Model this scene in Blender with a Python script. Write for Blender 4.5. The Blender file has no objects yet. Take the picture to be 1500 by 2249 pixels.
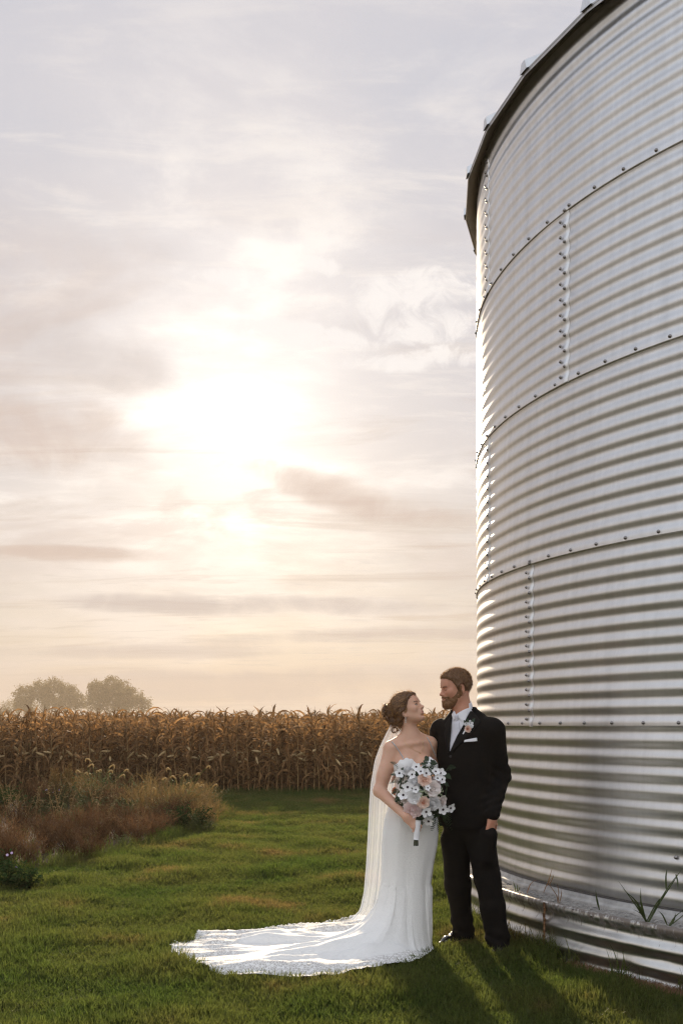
import bpy, bmesh, math, random
import numpy as np
from mathutils import Vector, Matrix, noise as mnoise

SC = bpy.context.scene
COL = SC.collection
R_ = math.radians
PI = math.pi
rng = np.random.default_rng(7)
random.seed(7)

# ------------------------------------------------------------------ camera
CAM_H = 1.47
F = 2187.0                      # focal length in pixels of the 1500 wide photograph (35 mm lens, upright frame)
HOR = 1594.0
cam = bpy.data.cameras.new('camera'); camo = bpy.data.objects.new('camera', cam); COL.objects.link(camo)
cam.sensor_fit = 'HORIZONTAL'; cam.sensor_width = 24.0; cam.lens = 24.0 * F / 1500.0
cam.shift_y = (HOR - 2249 / 2) / 1500.0
cam.clip_start = 0.1; cam.clip_end = 6000
camo.location = (0, 0, CAM_H); camo.rotation_euler = (R_(90), 0, 0)
SC.camera = camo

# ------------------------------------------------------------------ sky, sun, exposure
SUN_AZ = R_(-5.5); SUN_EL = R_(15.8)        # azimuth measured from +Y towards +X
SUN_D = Vector((math.sin(SUN_AZ) * math.cos(SUN_EL), math.cos(SUN_AZ) * math.cos(SUN_EL), math.sin(SUN_EL)))
world = bpy.data.worlds.new('World'); SC.world = world; world.use_nodes = True
world.cycles.sampling_method = 'MANUAL'; world.cycles.sample_map_resolution = 512

def build_world():
    nt = world.node_tree; N = nt.nodes; L = nt.links; N.clear()
    def nd(t, **k):
        n = N.new(t)
        for a, v in k.items(): setattr(n, a, v)
        return n
    def math_(op, a, b=None, c=None, clamp=False):
        n = nd('ShaderNodeMath', operation=op, use_clamp=clamp)
        for i, v in enumerate((a, b, c)):
            if v is None: continue
            if isinstance(v, (int, float)): n.inputs[i].default_value = v
            else: L.new(v, n.inputs[i])
        return n.outputs[0]
    def vmath(op, a, b=None):
        n = nd('ShaderNodeVectorMath', operation=op)
        for i, v in enumerate((a, b)):
            if v is None: continue
            if isinstance(v, tuple): n.inputs[i].default_value = v
            else: L.new(v, n.inputs[i])
        return n
    def mix(f, a, b, blend='MIX'):
        n = nd('ShaderNodeMix', data_type='RGBA', blend_type=blend, clamp_factor=True)
        if isinstance(f, (int, float)): n.inputs[0].default_value = f
        else: L.new(f, n.inputs[0])
        for i, v in ((6, a), (7, b)):
            if isinstance(v, tuple): n.inputs[i].default_value = v if len(v) == 4 else (*v, 1)
            else: L.new(v, n.inputs[i])
        return n.outputs[2]
    def smooth(x, lo, hi):
        n = nd('ShaderNodeMapRange', interpolation_type='SMOOTHSTEP')
        L.new(x, n.inputs[0]); n.inputs[1].default_value = lo; n.inputs[2].default_value = hi
        n.inputs[3].default_value = 0; n.inputs[4].default_value = 1
        return n.outputs[0]
    def noise(vec, scale, detail=6, rough=.55, dist=0.0):
        n = nd('ShaderNodeTexNoise'); n.inputs['Scale'].default_value = scale; n.inputs['Detail'].default_value = detail
        n.inputs['Roughness'].default_value = rough; n.inputs['Distortion'].default_value = dist
        L.new(vec, n.inputs['Vector']); return n.outputs['Fac']
    tc = nd('ShaderNodeTexCoord'); d = tc.outputs['Generated']
    sky = nd('ShaderNodeTexSky', sky_type='NISHITA', sun_disc=False)
    sky.sun_elevation = SUN_EL; sky.sun_rotation = SUN_AZ; sky.altitude = 200
    sky.air_density = 1.0; sky.dust_density = 2.0; sky.ozone_density = 1.0
    sep = nd('ShaderNodeSeparateXYZ'); L.new(d, sep.inputs[0])
    x, y, z = sep.outputs
    zc = math_('MAXIMUM', z, 0.0)
    den = math_('ADD', zc, 0.10)
    cmb = nd('ShaderNodeCombineXYZ')
    L.new(math_('DIVIDE', x, den), cmb.inputs[0]); L.new(math_('DIVIDE', y, den), cmb.inputs[1])
    P = cmb.outputs[0]
    # angle to the sun
    dot = vmath('DOT_PRODUCT', d, tuple(SUN_D)).outputs['Value']
    dotc = math_('MAXIMUM', dot, 0.0)
    g_wide = math_('POWER', dotc, 10.0)
    g_mid = math_('POWER', dotc, 48.0)
    g_core = math_('POWER', dotc, 230.0)
    el = zc
    K = 5.4                                     # the Background runs at 0.1
    def c(r, g, b): return (r * K, g * K, b * K, 1)
    # thin high overcast: lavender grey above, warm cream towards the horizon
    lo = smooth(el, 0.03, 0.34)
    veil = mix(lo, c(.545, .485, .435), c(.525, .52, .585))
    veil = mix(smooth(el, .25, .62), veil, c(.475, .515, .63))
    # unseen sky behind, brightened to light the couple; cooler above, beige low down
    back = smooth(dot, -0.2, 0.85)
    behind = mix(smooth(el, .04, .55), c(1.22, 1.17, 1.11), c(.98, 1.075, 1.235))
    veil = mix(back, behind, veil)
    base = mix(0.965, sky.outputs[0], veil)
    # cloud fields in the plane of the cloud deck
    def mapped(scale, loc, rot=0.0):
        m_ = nd('ShaderNodeMapping'); L.new(P, m_.inputs[0]); m_.inputs['Scale'].default_value = scale; m_.inputs['Location'].default_value = loc; m_.inputs['Rotation'].default_value = (0, 0, R_(rot)); return m_.outputs[0]
    big = noise(mapped((1.0, .8, 1), (.7, .35, .3), 20), .95, 5, .5, .3)           # broad breaks between cloud sheets
    puff = noise(mapped((1.0, 1.25, 1), (3.1, 1.45, .9), -14), 2.6, 7, .60, .25)
    strk = noise(mapped((.55, 2.2, 1), (7.1, 3.3, 1.7), 6), 1.6, 6, .60, .6)
    fine = noise(mapped((1.0, 3.4, 1), (1.2, 8.3, 2.7), -8), 3.4, 7, .66, .5)
    # mauve sheet with lighter gaps
    base = mix(math_('MULTIPLY', smooth(big, .42, .64), .42), base, c(.80, .735, .735))
    mid = math_('MULTIPLY', smooth(el, .10, .24), math_('SUBTRACT', 1.0, smooth(el, .42, .66)))
    white = math_('MULTIPLY', smooth(puff, .50, .66), math_('MULTIPLY', smooth(big, .40, .58), mid))
    base = mix(math_('MULTIPLY', white, .80), base, c(.98, .93, .90))
    thinw = math_('MULTIPLY', smooth(fine, .47, .70), math_('ADD', .22, math_('MULTIPLY', mid, .30)))
    base = mix(thinw, base, c(.93, .87, .83))
    # light scattered round the veiled sun, let through unevenly by the clouds
    base = mix(math_('MULTIPLY', g_wide, .30), base, c(.95, .86, .77))
    def add(f, col, b):
        sc = nd('ShaderNodeVectorMath', operation='SCALE'); sc.inputs[0].default_value = col[:3]; L.new(f, sc.inputs['Scale'])
        n = nd('ShaderNodeVectorMath', operation='ADD'); L.new(b, n.inputs[0]); L.new(sc.outputs[0], n.inputs[1]); return n.outputs[0]
    lets = math_('ADD', .35, math_('MULTIPLY', smooth(math_('ADD', math_('MULTIPLY', big, .5), math_('MULTIPLY', puff, .5)), .40, .60), 1.0))
    out = add(math_('MULTIPLY', g_mid, lets), c(.26, .235, .195), base)
    out = add(math_('MULTIPLY', g_core, math_('ADD', .45, math_('MULTIPLY', lets, .5))), c(.55, .51, .44), out)
    sheet = noise(mapped((.8, 1.1, 1), (5.35, 2.2, 4.4), 24), 1.25, 6, .56, .7)
    midlow = math_('MULTIPLY', smooth(el, .10, .20), math_('SUBTRACT', 1.0, smooth(el, .36, .50)))
    out = mix(math_('MULTIPLY', math_('MULTIPLY', smooth(sheet, .50, .66), midlow), .46), out, c(.65, .525, .465))
    # tan and mauve undersides of the low bands, in front of the glow
    low = math_('SUBTRACT', 1.0, smooth(el, .26, .44))
    tan = math_('MULTIPLY', smooth(strk, .50, .66), low)
    out = mix(math_('MULTIPLY', tan, .44), out, c(.64, .515, .43))
    tan2 = math_('MULTIPLY', smooth(fine, .52, .70), math_('SUBTRACT', 1.0, smooth(el, .10, .26)))
    out = mix(math_('MULTIPLY', tan2, .38), out, c(.62, .53, .46))
    # dull band lying on the horizon
    out = mix(math_('MULTIPLY', math_('SUBTRACT', 1.0, smooth(el, .035, .09)), .45), out, c(.62, .54, .49))
    # single clouds standing in this evening's sky (direction given as slopes east and up)
    yp = math_('MAXIMUM', y, .05); a_ = math_('DIVIDE', x, yp); e_ = math_('DIVIDE', z, yp); ahead = smooth(y, .2, .5)
    wv = nd('ShaderNodeCombineXYZ'); L.new(a_, wv.inputs[0]); L.new(e_, wv.inputs[1])
    wisp = noise(wv.outputs[0], 26.0, 6, .62, .9); soft = noise(wv.outputs[0], 9.0, 5, .58, .6); warp = noise(wv.outputs[0], 7.0, 4, .5, 0)
    def cloud(out, a0, e0, ra, re, rot, col, amt, field, lo_, hi_):
        cs_, sn_ = math.cos(R_(rot)), math.sin(R_(rot)); da = math_('SUBTRACT', a_, a0); de = math_('ADD', math_('SUBTRACT', e_, e0), math_('MULTIPLY', math_('SUBTRACT', warp, .5), re * 1.6))
        u = math_('DIVIDE', math_('ADD', math_('MULTIPLY', da, cs_), math_('MULTIPLY', de, sn_)), ra); v = math_('DIVIDE', math_('SUBTRACT', math_('MULTIPLY', de, cs_), math_('MULTIPLY', da, sn_)), re)
        r2 = math_('ADD', math_('MULTIPLY', u, u), math_('MULTIPLY', v, v)); body = math_('SUBTRACT', 1.0, math_('MULTIPLY', r2, .5))
        dens = smooth(math_('ADD', math_('MULTIPLY', body, .34), math_('MULTIPLY', field, .9)), lo_, hi_)
        dens = math_('MULTIPLY', math_('MULTIPLY', dens, ahead), math_('MULTIPLY', smooth(body, .0, .7), amt)); return mix(dens, out, c(*col))
    W1 = (1.02, .965, .93); T1 = (.67, .525, .45); M1 = (.63, .55, .515)
    for a0, e0, ra, re, rot, lo_ in ((-.046, .394, .085, .012, -8, .50), (.080, .436, .075, .022, 4, .58), (.088, .400, .075, .022, -6, .58), (-.114, .450, .050, .009, -8, .60), (-.020, .461, .020, .010, -12, .56), (.085, .368, .08, .012, 4, .54)):
        out = cloud(out, a0, e0, ra, re, rot, W1, .85, wisp, lo_, lo_ + .24)
    for a0, e0, ra, re, rot, col, am in ((-.008, .236, .085, .020, -16, T1, .66), (.06, .215, .07, .014, -10, T1, .5), (-.30, .296, .105, .034, -5, T1, .66), (-.27, .173, .11, .008, -2, T1, .55), (-.10, .122, .26, .010, -1, M1, .75), (.05, .092, .20, .008, 2, M1, .6), (-.20, .075, .18, .007, 0, M1, .6), (.0, .042, .4, .016, 0, M1, .8),  (-.28, .37, .10, .04, -8, M1, .5)):
        out = cloud(out, a0, e0, ra, re, rot, col, am, soft, .50, .86)
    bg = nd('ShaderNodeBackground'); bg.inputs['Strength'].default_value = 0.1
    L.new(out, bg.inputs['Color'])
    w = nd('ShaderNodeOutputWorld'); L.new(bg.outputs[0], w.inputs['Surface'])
build_world()

sl = bpy.data.lights.new('sun', 'SUN'); sl.energy = 3.9; sl.angle = R_(1.6); sl.color = (1.0, .80, .55)
sun = bpy.data.objects.new('sun', sl); COL.objects.link(sun)
sun.rotation_euler = (-SUN_D).to_track_quat('-Z', 'Y').to_euler(); sun.location = (-20, 60, 30)

SC.view_settings.view_transform = 'Standard'; SC.view_settings.look = 'None'
SC.view_settings.exposure = 0.88; SC.view_settings.gamma = 1.0; SC.view_settings.use_curve_mapping = False
SC.render.engine = 'CYCLES'
SC.cycles.use_denoising = True
try: SC.cycles.denoiser = 'OPENIMAGEDENOISE'
except Exception: pass
SC.cycles.denoising_prefilter = 'NONE'
SC.cycles.use_adaptive_sampling = True; SC.cycles.adaptive_threshold = .018
SC.cycles.max_bounces = 5; SC.cycles.transparent_max_bounces = 24; SC.cycles.volume_bounces = 0
SC.cycles.sample_clamp_indirect = 2.0
SC.render.film_transparent = False
SC.cycles.pixel_filter_type = 'BLACKMAN_HARRIS'; SC.cycles.filter_width = 1.3

# ------------------------------------------------------------------ helpers
def px(x, y, Y):
    """photograph pixel at depth Y -> world point"""
    return Vector(((x - 750) * Y / F, Y, CAM_H - (y - HOR) * Y / F))

def tag(o, label=None, cat=None, group=None, kind=None):
    if label: o['label'] = label
    if cat: o['category'] = cat
    if group: o['group'] = group
    if kind: o['kind'] = kind
    return o

def empty(name, loc=(0, 0, 0), rz=0.0):
    o = bpy.data.objects.new(name, None); COL.objects.link(o); o.location = loc; o.rotation_euler = (0, 0, rz)
    o.empty_display_size = .1
    return o

class MB:
    """collects vertices and faces, builds ONE mesh"""
    def __init__(s): s.v = []; s.f = []; s.n = 0; s.mi = []
    def add(s, verts, faces, m=0):
        verts = np.asarray(verts, float).reshape(-1, 3)
        s.v.append(verts)
        b = s.n
        for f in faces: s.f.append([i + b for i in f]); s.mi.append(m)
        s.n += len(verts); return s
    def grid(s, G, closed_u=False, closed_v=False, m=0):
        G = np.asarray(G, float); nu, nv = G.shape[:2]
        fs = []
        for i in range(nu if closed_u else nu - 1):
            for j in range(nv if closed_v else nv - 1):
                a = i * nv + j; b = ((i + 1) % nu) * nv + j; c2 = ((i + 1) % nu) * nv + (j + 1) % nv; d = i * nv + (j + 1) % nv
                fs.append((a, b, c2, d))
        return s.add(G.reshape(-1, 3), fs, m)
    def tube(s, pts, rad, n=6, cap=True, m=0, flat=1.0):
        pts = [Vector(p) for p in pts]; k = len(pts)
        rad = [rad] * k if np.isscalar(rad) else list(rad)
        rings = []; prev = None
        for i, p in enumerate(pts):
            t = (pts[min(i + 1, k - 1)] - pts[max(i - 1, 0)])
            t = t.normalized() if t.length > 1e-9 else Vector((0, 0, 1))
            if prev is None:
                a = t.cross(Vector((0, 0, 1)))
                if a.length < 1e-3: a = t.cross(Vector((1, 0, 0)))
                a.normalize()
            else:
                a = prev - t * prev.dot(t)
                a = a.normalized() if a.length > 1e-6 else t.orthogonal().normalized()
            prev = a; b = t.cross(a)
            rings.append([p + (a * math.cos(2 * PI * q / n) + b * math.sin(2 * PI * q / n) * flat) * rad[i] for q in range(n)])
        base = s.n
        s.grid(np.array([[tuple(v) for v in r] for r in rings]), closed_v=True, m=m)
        if cap:
            s.f.append([base + q for q in range(n)][::-1]); s.mi.append(m)
            s.f.append([base + (k - 1) * n + q for q in range(n)]); s.mi.append(m)
        return s
    def box(s, c0, size, rot=None, m=0):
        hx, hy, hz = [q / 2 for q in size]
        vs = [Vector((sx * hx, sy * hy, sz * hz)) for sx in (-1, 1) for sy in (-1, 1) for sz in (-1, 1)]
        if rot is not None: vs = [rot @ v for v in vs]
        c0 = Vector(c0); vs = [tuple(v + c0) for v in vs]
        return s.add(vs, [(0, 1, 3, 2), (4, 6, 7, 5), (0, 4, 5, 1), (2, 3, 7, 6), (0, 2, 6, 4), (1, 5, 7, 3)], m)
    def ribbon(s, pts, wid, up, m=0, fold=0.0):
        """flat strip along pts, width wid[i] in direction up[i]; fold lifts the middle line"""
        pts = np.asarray(pts, float); k = len(pts); wid = np.broadcast_to(wid, (k,)); up = np.broadcast_to(up, (k, 3))
        A = pts - up * wid[:, None] / 2; B = pts + up * wid[:, None] / 2
        if fold:
            t = np.gradient(pts, axis=0); nn = np.cross(t, up); nn /= np.linalg.norm(nn, axis=1)[:, None] + 1e-9
            M = pts + nn * (wid * fold)[:, None]
            return s.grid(np.stack([A, M, B], 1), m=m)
        return s.grid(np.stack([A, B], 1), m=m)
    def mesh(s, name, smooth=True):
        me = bpy.data.meshes.new(name)
        V = np.concatenate(s.v) if s.v else np.zeros((0, 3))
        me.from_pydata(V.tolist(), [], s.f)
        if smooth: me.polygons.foreach_set('use_smooth', np.ones(len(me.polygons), bool))
        if any(s.mi): me.polygons.foreach_set('material_index', np.array(s.mi, np.int32))
        me.update(); return me
    def build(s, name, mat, parent=None, smooth=True):
        return link(name, s.mesh(name, smooth), mat, parent)

def link(name, me, mat=None, parent=None):
    o = bpy.data.objects.new(name, me); COL.objects.link(o)
    if mat is not None and len(me.materials) == 0:
        for m in (mat if isinstance(mat, (list, tuple)) else [mat]): me.materials.append(m)
    if parent is not None: o.parent = parent
    return o

def copy_tree(o, parent=None, **kw):
    c2 = o.copy(); COL.objects.link(c2); c2.parent = parent
    for ch in o.children: copy_tree(ch, c2)
    return c2

def raw_mesh(name, V, Q):
    """numpy verts + quad/tri index array -> mesh (fast)"""
    me = bpy.data.meshes.new(name); k = Q.shape[1]
    me.vertices.add(len(V)); me.vertices.foreach_set('co', np.asarray(V, np.float32).ravel())
    me.loops.add(Q.size); me.loops.foreach_set('vertex_index', np.asarray(Q, np.int32).ravel())
    me.polygons.add(len(Q)); me.polygons.foreach_set('loop_start', np.arange(0, Q.size, k, dtype=np.int32))
    me.polygons.foreach_set('use_smooth', np.ones(len(Q), bool))
    me.update(calc_edges=True); me.validate(); return me

# ------------------------------------------------------------------ materials
MATS = {}
def mat(name, color=(.5, .5, .5), rough=.6, metal=0.0, spec=.5, var=None, vscale=5.0, bump=0.0, bscale=40.0, trans=0.0,
        tcol=None, sheen=0.0, sss=0.0, coords='Object', vstretch=(1, 1, 1), detail=5, alpha=1.0, hue=0.0, coat=0.0, rvar=0.0):
    """procedural Principled material: colour varied by noise towards `var`, optional bump, optional translucency"""
    m = bpy.data.materials.new(name); m.use_nodes = True; nt = m.node_tree; N = nt.nodes; L = nt.links
    b = N['Principled BSDF']; out = N['Material Output']
    b.inputs['Roughness'].default_value = rough; b.inputs['Metallic'].default_value = metal
    b.inputs['Specular IOR Level'].default_value = spec
    b.inputs['Coat Weight'].default_value = coat
    if sheen: b.inputs['Sheen Weight'].default_value = sheen
    if sss:
        b.inputs['Subsurface Weight'].default_value = sss; b.inputs['Subsurface Radius'].default_value = (.012, .005, .003); b.inputs['Subsurface Scale'].default_value = 1.0
    tc = N.new('ShaderNodeTexCoord'); mp = N.new('ShaderNodeMapping'); mp.inputs['Scale'].default_value = vstretch
    if coords == 'World':
        g = N.new('ShaderNodeNewGeometry'); L.new(g.outputs['Position'], mp.inputs[0])
    else: L.new(tc.outputs[coords], mp.inputs[0])
    colout = None
    if var is not None:
        nz = N.new('ShaderNodeTexNoise'); nz.inputs['Scale'].default_value = vscale; nz.inputs['Detail'].default_value = detail; nz.inputs['Roughness'].default_value = .6
        L.new(mp.outputs[0], nz.inputs['Vector'])
        cr = N.new('ShaderNodeValToRGB'); L.new(nz.outputs['Fac'], cr.inputs[0])
        cr.color_ramp.elements[0].position = .32; cr.color_ramp.elements[1].position = .68
        cr.color_ramp.elements[0].color = (*color, 1); cr.color_ramp.elements[1].color = (*var, 1)
        colout = cr.outputs[0]
        if rvar:
            mr = N.new('ShaderNodeMapRange'); L.new(nz.outputs['Fac'], mr.inputs[0]); mr.inputs[1].default_value = .3; mr.inputs[2].default_value = .7
            mr.inputs[3].default_value = rough - rvar; mr.inputs[4].default_value = rough + rvar; L.new(mr.outputs[0], b.inputs['Roughness'])
    if hue:
        oi = N.new('ShaderNodeObjectInfo'); hs = N.new('ShaderNodeHueSaturation')
        mr = N.new('ShaderNodeMapRange'); L.new(oi.outputs['Random'], mr.inputs[0]); mr.inputs[3].default_value = 1 - hue; mr.inputs[4].default_value = 1 + hue
        L.new(mr.outputs[0], hs.inputs['Value'])
        if colout is not None: L.new(colout, hs.inputs['Color'])
        else: hs.inputs['Color'].default_value = (*color, 1)
        colout = hs.outputs[0]
    if colout is not None: L.new(colout, b.inputs['Base Color'])
    else: b.inputs['Base Color'].default_value = (*color, 1)
    if bump:
        nb = N.new('ShaderNodeTexNoise'); nb.inputs['Scale'].default_value = bscale; nb.inputs['Detail'].default_value = 4
        L.new(mp.outputs[0], nb.inputs['Vector'])
        bp = N.new('ShaderNodeBump'); bp.inputs['Strength'].default_value = bump; bp.inputs['Distance'].default_value = .01
        L.new(nb.outputs['Fac'], bp.inputs['Height']); L.new(bp.outputs[0], b.inputs['Normal'])
    if trans:
        tl = N.new('ShaderNodeBsdfTranslucent'); mx = N.new('ShaderNodeMixShader'); mx.inputs[0].default_value = trans
        if tcol is not None: tl.inputs['Color'].default_value = (*tcol, 1)
        elif colout is not None: L.new(colout, tl.inputs['Color'])
        else: tl.inputs['Color'].default_value = (*color, 1)
        L.new(b.outputs[0], mx.inputs[1]); L.new(tl.outputs[0], mx.inputs[2]); L.new(mx.outputs[0], out.inputs['Surface'])
    if alpha < 1:
        tp = N.new('ShaderNodeBsdfTransparent'); mx2 = N.new('ShaderNodeMixShader'); mx2.inputs[0].default_value = alpha
        src = out.inputs['Surface'].links[0].from_socket
        L.new(tp.outputs[0], mx2.inputs[1]); L.new(src, mx2.inputs[2]); L.new(mx2.outputs[0], out.inputs['Surface'])
    MATS[name] = m
    return m
# ------------------------------------------------------------------ grain bin
BIN_C = Vector((4.775, 8.01, 0)); BIN_R = 3.65
RING = 1.118; CORR = RING / 11; AMP = .0056
SHEET_Z0 = CAM_H - RING + .012            # bottom of the lowest ring (the first seam stands at eye level)

def metal_mat(name, base, rough, streak=.35, dirt=(.30, .25, .19), dirt_amt=.25):
    m = bpy.data.materials.new(name); m.use_nodes = True; nt = m.node_tree; N = nt.nodes; L = nt.links
    b = N['Principled BSDF']; b.inputs['Metallic'].default_value = 1.0
    tc = N.new('ShaderNodeTexCoord')
    # faint vertical weather streaks and blotches, spangle
    mp = N.new('ShaderNodeMapping'); L.new(tc.outputs['Object'], mp.inputs[0]); mp.inputs['Scale'].default_value = (9, 9, .8)
    n1 = N.new('ShaderNodeTexNoise'); n1.inputs['Scale'].default_value = 1.6; n1.inputs['Detail'].default_value = 7; n1.inputs['Roughness'].default_value = .65; L.new(mp.outputs[0], n1.inputs['Vector'])
    n2 = N.new('ShaderNodeTexNoise'); n2.inputs['Scale'].default_value = 2.2; n2.inputs['Detail'].default_value = 8; n2.inputs['Roughness'].default_value = .7; L.new(tc.outputs['Object'], n2.inputs['Vector'])
    vo = N.new('ShaderNodeTexVoronoi'); vo.inputs['Scale'].default_value = 70; L.new(tc.outputs['Object'], vo.inputs['Vector'])
    r1 = N.new('ShaderNodeValToRGB'); L.new(n1.outputs['Fac'], r1.inputs[0]); r1.color_ramp.elements[0].position = .3; r1.color_ramp.elements[1].position = .72
    r1.color_ramp.elements[0].color = (*[q * .84 for q in base], 1); r1.color_ramp.elements[1].color = (*base, 1)
    mr = N.new('ShaderNodeMapRange'); L.new(n2.outputs['Fac'], mr.inputs[0]); mr.inputs[1].default_value = .60; mr.inputs[2].default_value = .82; mr.inputs[4].default_value = dirt_amt
    mx = N.new('ShaderNodeMix'); mx.data_type = 'RGBA'; L.new(mr.outputs[0], mx.inputs[0]); L.new(r1.outputs[0], mx.inputs[6]); mx.inputs[7].default_value = (*dirt, 1)
    L.new(mx.outputs[2], b.inputs['Base Color'])
    rr = N.new('ShaderNodeMapRange'); L.new(n2.outputs['Fac'], rr.inputs[0]); rr.inputs[1].default_value = .3; rr.inputs[2].default_value = .7; rr.inputs[3].default_value = rough - .02; rr.inputs[4].default_value = rough + .04
    sp = N.new('ShaderNodeMath'); sp.operation = 'MULTIPLY_ADD'; L.new(vo.outputs['Color'], sp.inputs[0]); sp.inputs[1].default_value = .0; L.new(rr.outputs[0], sp.inputs[2])
    L.new(sp.outputs[0], b.inputs['Roughness'])
    bp = N.new('ShaderNodeBump'); bp.inputs['Strength'].default_value = .03; bp.inputs['Distance'].default_value = .02
    n3 = N.new('ShaderNodeTexNoise'); n3.inputs['Scale'].default_value = 3.0; n3.inputs['Detail'].default_value = 3; L.new(tc.outputs['Object'], n3.inputs['Vector'])
    L.new(n3.outputs['Fac'], bp.inputs['Height']); L.new(bp.outputs[0], b.inputs['Normal'])
    MATS[name] = m; return m

M_GALV = metal_mat('galvanised_sheet', (.715, .71, .70), .39, dirt_amt=.18)
M_GALV_OLD = metal_mat('weathered_galvanised', (.66, .65, .62), .34, dirt=(.16, .11, .07), dirt_amt=.55)
def stain_top(m, zt):
    nt = m.node_tree; N = nt.nodes; L = nt.links; b = N['Principled BSDF']; src_ = b.inputs['Base Color'].links[0].from_socket
    tc = N.new('ShaderNodeTexCoord'); sp = N.new('ShaderNodeSeparateXYZ'); L.new(tc.outputs['Object'], sp.inputs[0])
    mp = N.new('ShaderNodeMapping'); mp.inputs['Scale'].default_value = (14, 14, 1.6); L.new(tc.outputs['Object'], mp.inputs[0])
    nz = N.new('ShaderNodeTexNoise'); nz.inputs['Scale'].default_value = 2.2; nz.inputs['Detail'].default_value = 6; nz.inputs['Roughness'].default_value = .7; L.new(mp.outputs[0], nz.inputs['Vector'])
    run = N.new('ShaderNodeMapRange'); L.new(sp.outputs[2], run.inputs[0]); run.inputs[1].default_value = zt - .16; run.inputs[2].default_value = zt; run.inputs[3].default_value = -.22; run.inputs[4].default_value = .10
    ad = N.new('ShaderNodeMath'); L.new(nz.outputs['Fac'], ad.inputs[0]); L.new(run.outputs[0], ad.inputs[1])
    st = N.new('ShaderNodeMapRange'); st.interpolation_type = 'SMOOTHSTEP'; L.new(ad.outputs[0], st.inputs[0]); st.inputs[1].default_value = .47; st.inputs[2].default_value = .60; st.inputs[4].default_value = .8
    mx = N.new('ShaderNodeMix'); mx.data_type = 'RGBA'; L.new(st.outputs[0], mx.inputs[0]); L.new(src_, mx.inputs[6]); mx.inputs[7].default_value = (.085, .050, .028, 1); L.new(mx.outputs[2], b.inputs['Base Color'])
    mt = N.new('ShaderNodeMath'); mt.operation = 'SUBTRACT'; mt.inputs[0].default_value = 1; L.new(st.outputs[0], mt.inputs[1]); L.new(mt.outputs[0], b.inputs['Metallic'])
stain_top(M_GALV_OLD, CAM_H - RING)
M_ROOF = metal_mat('roof_steel', (.50, .48, .45), .42, dirt=(.20, .15, .10), dirt_amt=.6)
M_BOLT = mat('bolt_steel', (.30, .285, .275), .42, 1.0)
M_EDGE = mat('sheet_edge', (.14, .11, .09), .7)
M_RUST = mat('rust', (.10, .045, .02), .9, var=(.28, .15, .07), vscale=60, bump=.6, bscale=200)

def cyl(r, th, z): return (r * math.sin(th), -r * math.cos(th), z)     # th = 0 faces the camera side (-Y)

SHEET_A = R_(45)
def sheet_mesh():
    """one rolled sheet: 11 corrugations, overlapping its neighbour at the lower and at the left edge, with a turned edge"""
    mb = MB(); nz = 11 * 10; lap = .022
    zs = np.concatenate([[-lap], np.linspace(-lap, RING, nz + 1)])
    ths = np.concatenate([np.linspace(-.004, .99, 22), [1.0065]]) * SHEET_A
    # ramp: proud at bottom edge and at the high-theta edge
    G = np.zeros((len(ths) + 1, len(zs), 3))
    for i, th in enumerate(list(ths) + [ths[-1]]):
        for j, z in enumerate(zs):
            off = .0045 * max(0, 1 - (z + lap) / .25) + .004 * max(0, (th / SHEET_A - .85) / .15)
            w = AMP * math.cos(2 * PI * z / CORR)
            if z < .012: w = AMP * math.cos(2 * PI * .012 / CORR) * .8 + AMP * .2
            r = BIN_R + w + off
            if j == 0: r -= .006
            if i == len(ths): r -= .005
            G[i, j] = cyl(r, th, z)
    mb.grid(G); me = mb.mesh('sheet')
    return me
def bolt_mesh(rr=.0092):
    mb = MB(); n = 8
    prof = [(.0, .0), (1.25, .0), (1.25, .0025), (.95, .003), (.92, .008), (.5, .0115), (0.02, .012)]
    G = [[(p[0] * rr * math.cos(2 * PI * q / n), -p[1] * 1.0, p[0] * rr * math.sin(2 * PI * q / n)) for q in range(n)] for p in prof]
    mb.grid(np.array(G), closed_v=True); return mb.mesh('bolt')

bin_root = empty('grain_bin', BIN_C)
tag(bin_root, 'tall round corrugated steel grain bin beside the couple', 'grain bin')
ME_SHEET = sheet_mesh(); ME_SHEET.materials.append(M_GALV)
ME_BOLT = bolt_mesh(); ME_BOLT.materials.append(M_BOLT)

def add_bolt(parent, r, th, z, z0):
    o = bpy.data.objects.new('bolt', ME_BOLT); COL.objects.link(o); o.parent = parent
    o.location = cyl(r, th, z - z0); o.rotation_euler = (0, random.uniform(0, 6), th); o.rotation_mode = 'ZYX'
    o.rotation_mode = 'XYZ'; o.rotation_euler = (0, 0, th)
    return o

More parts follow.
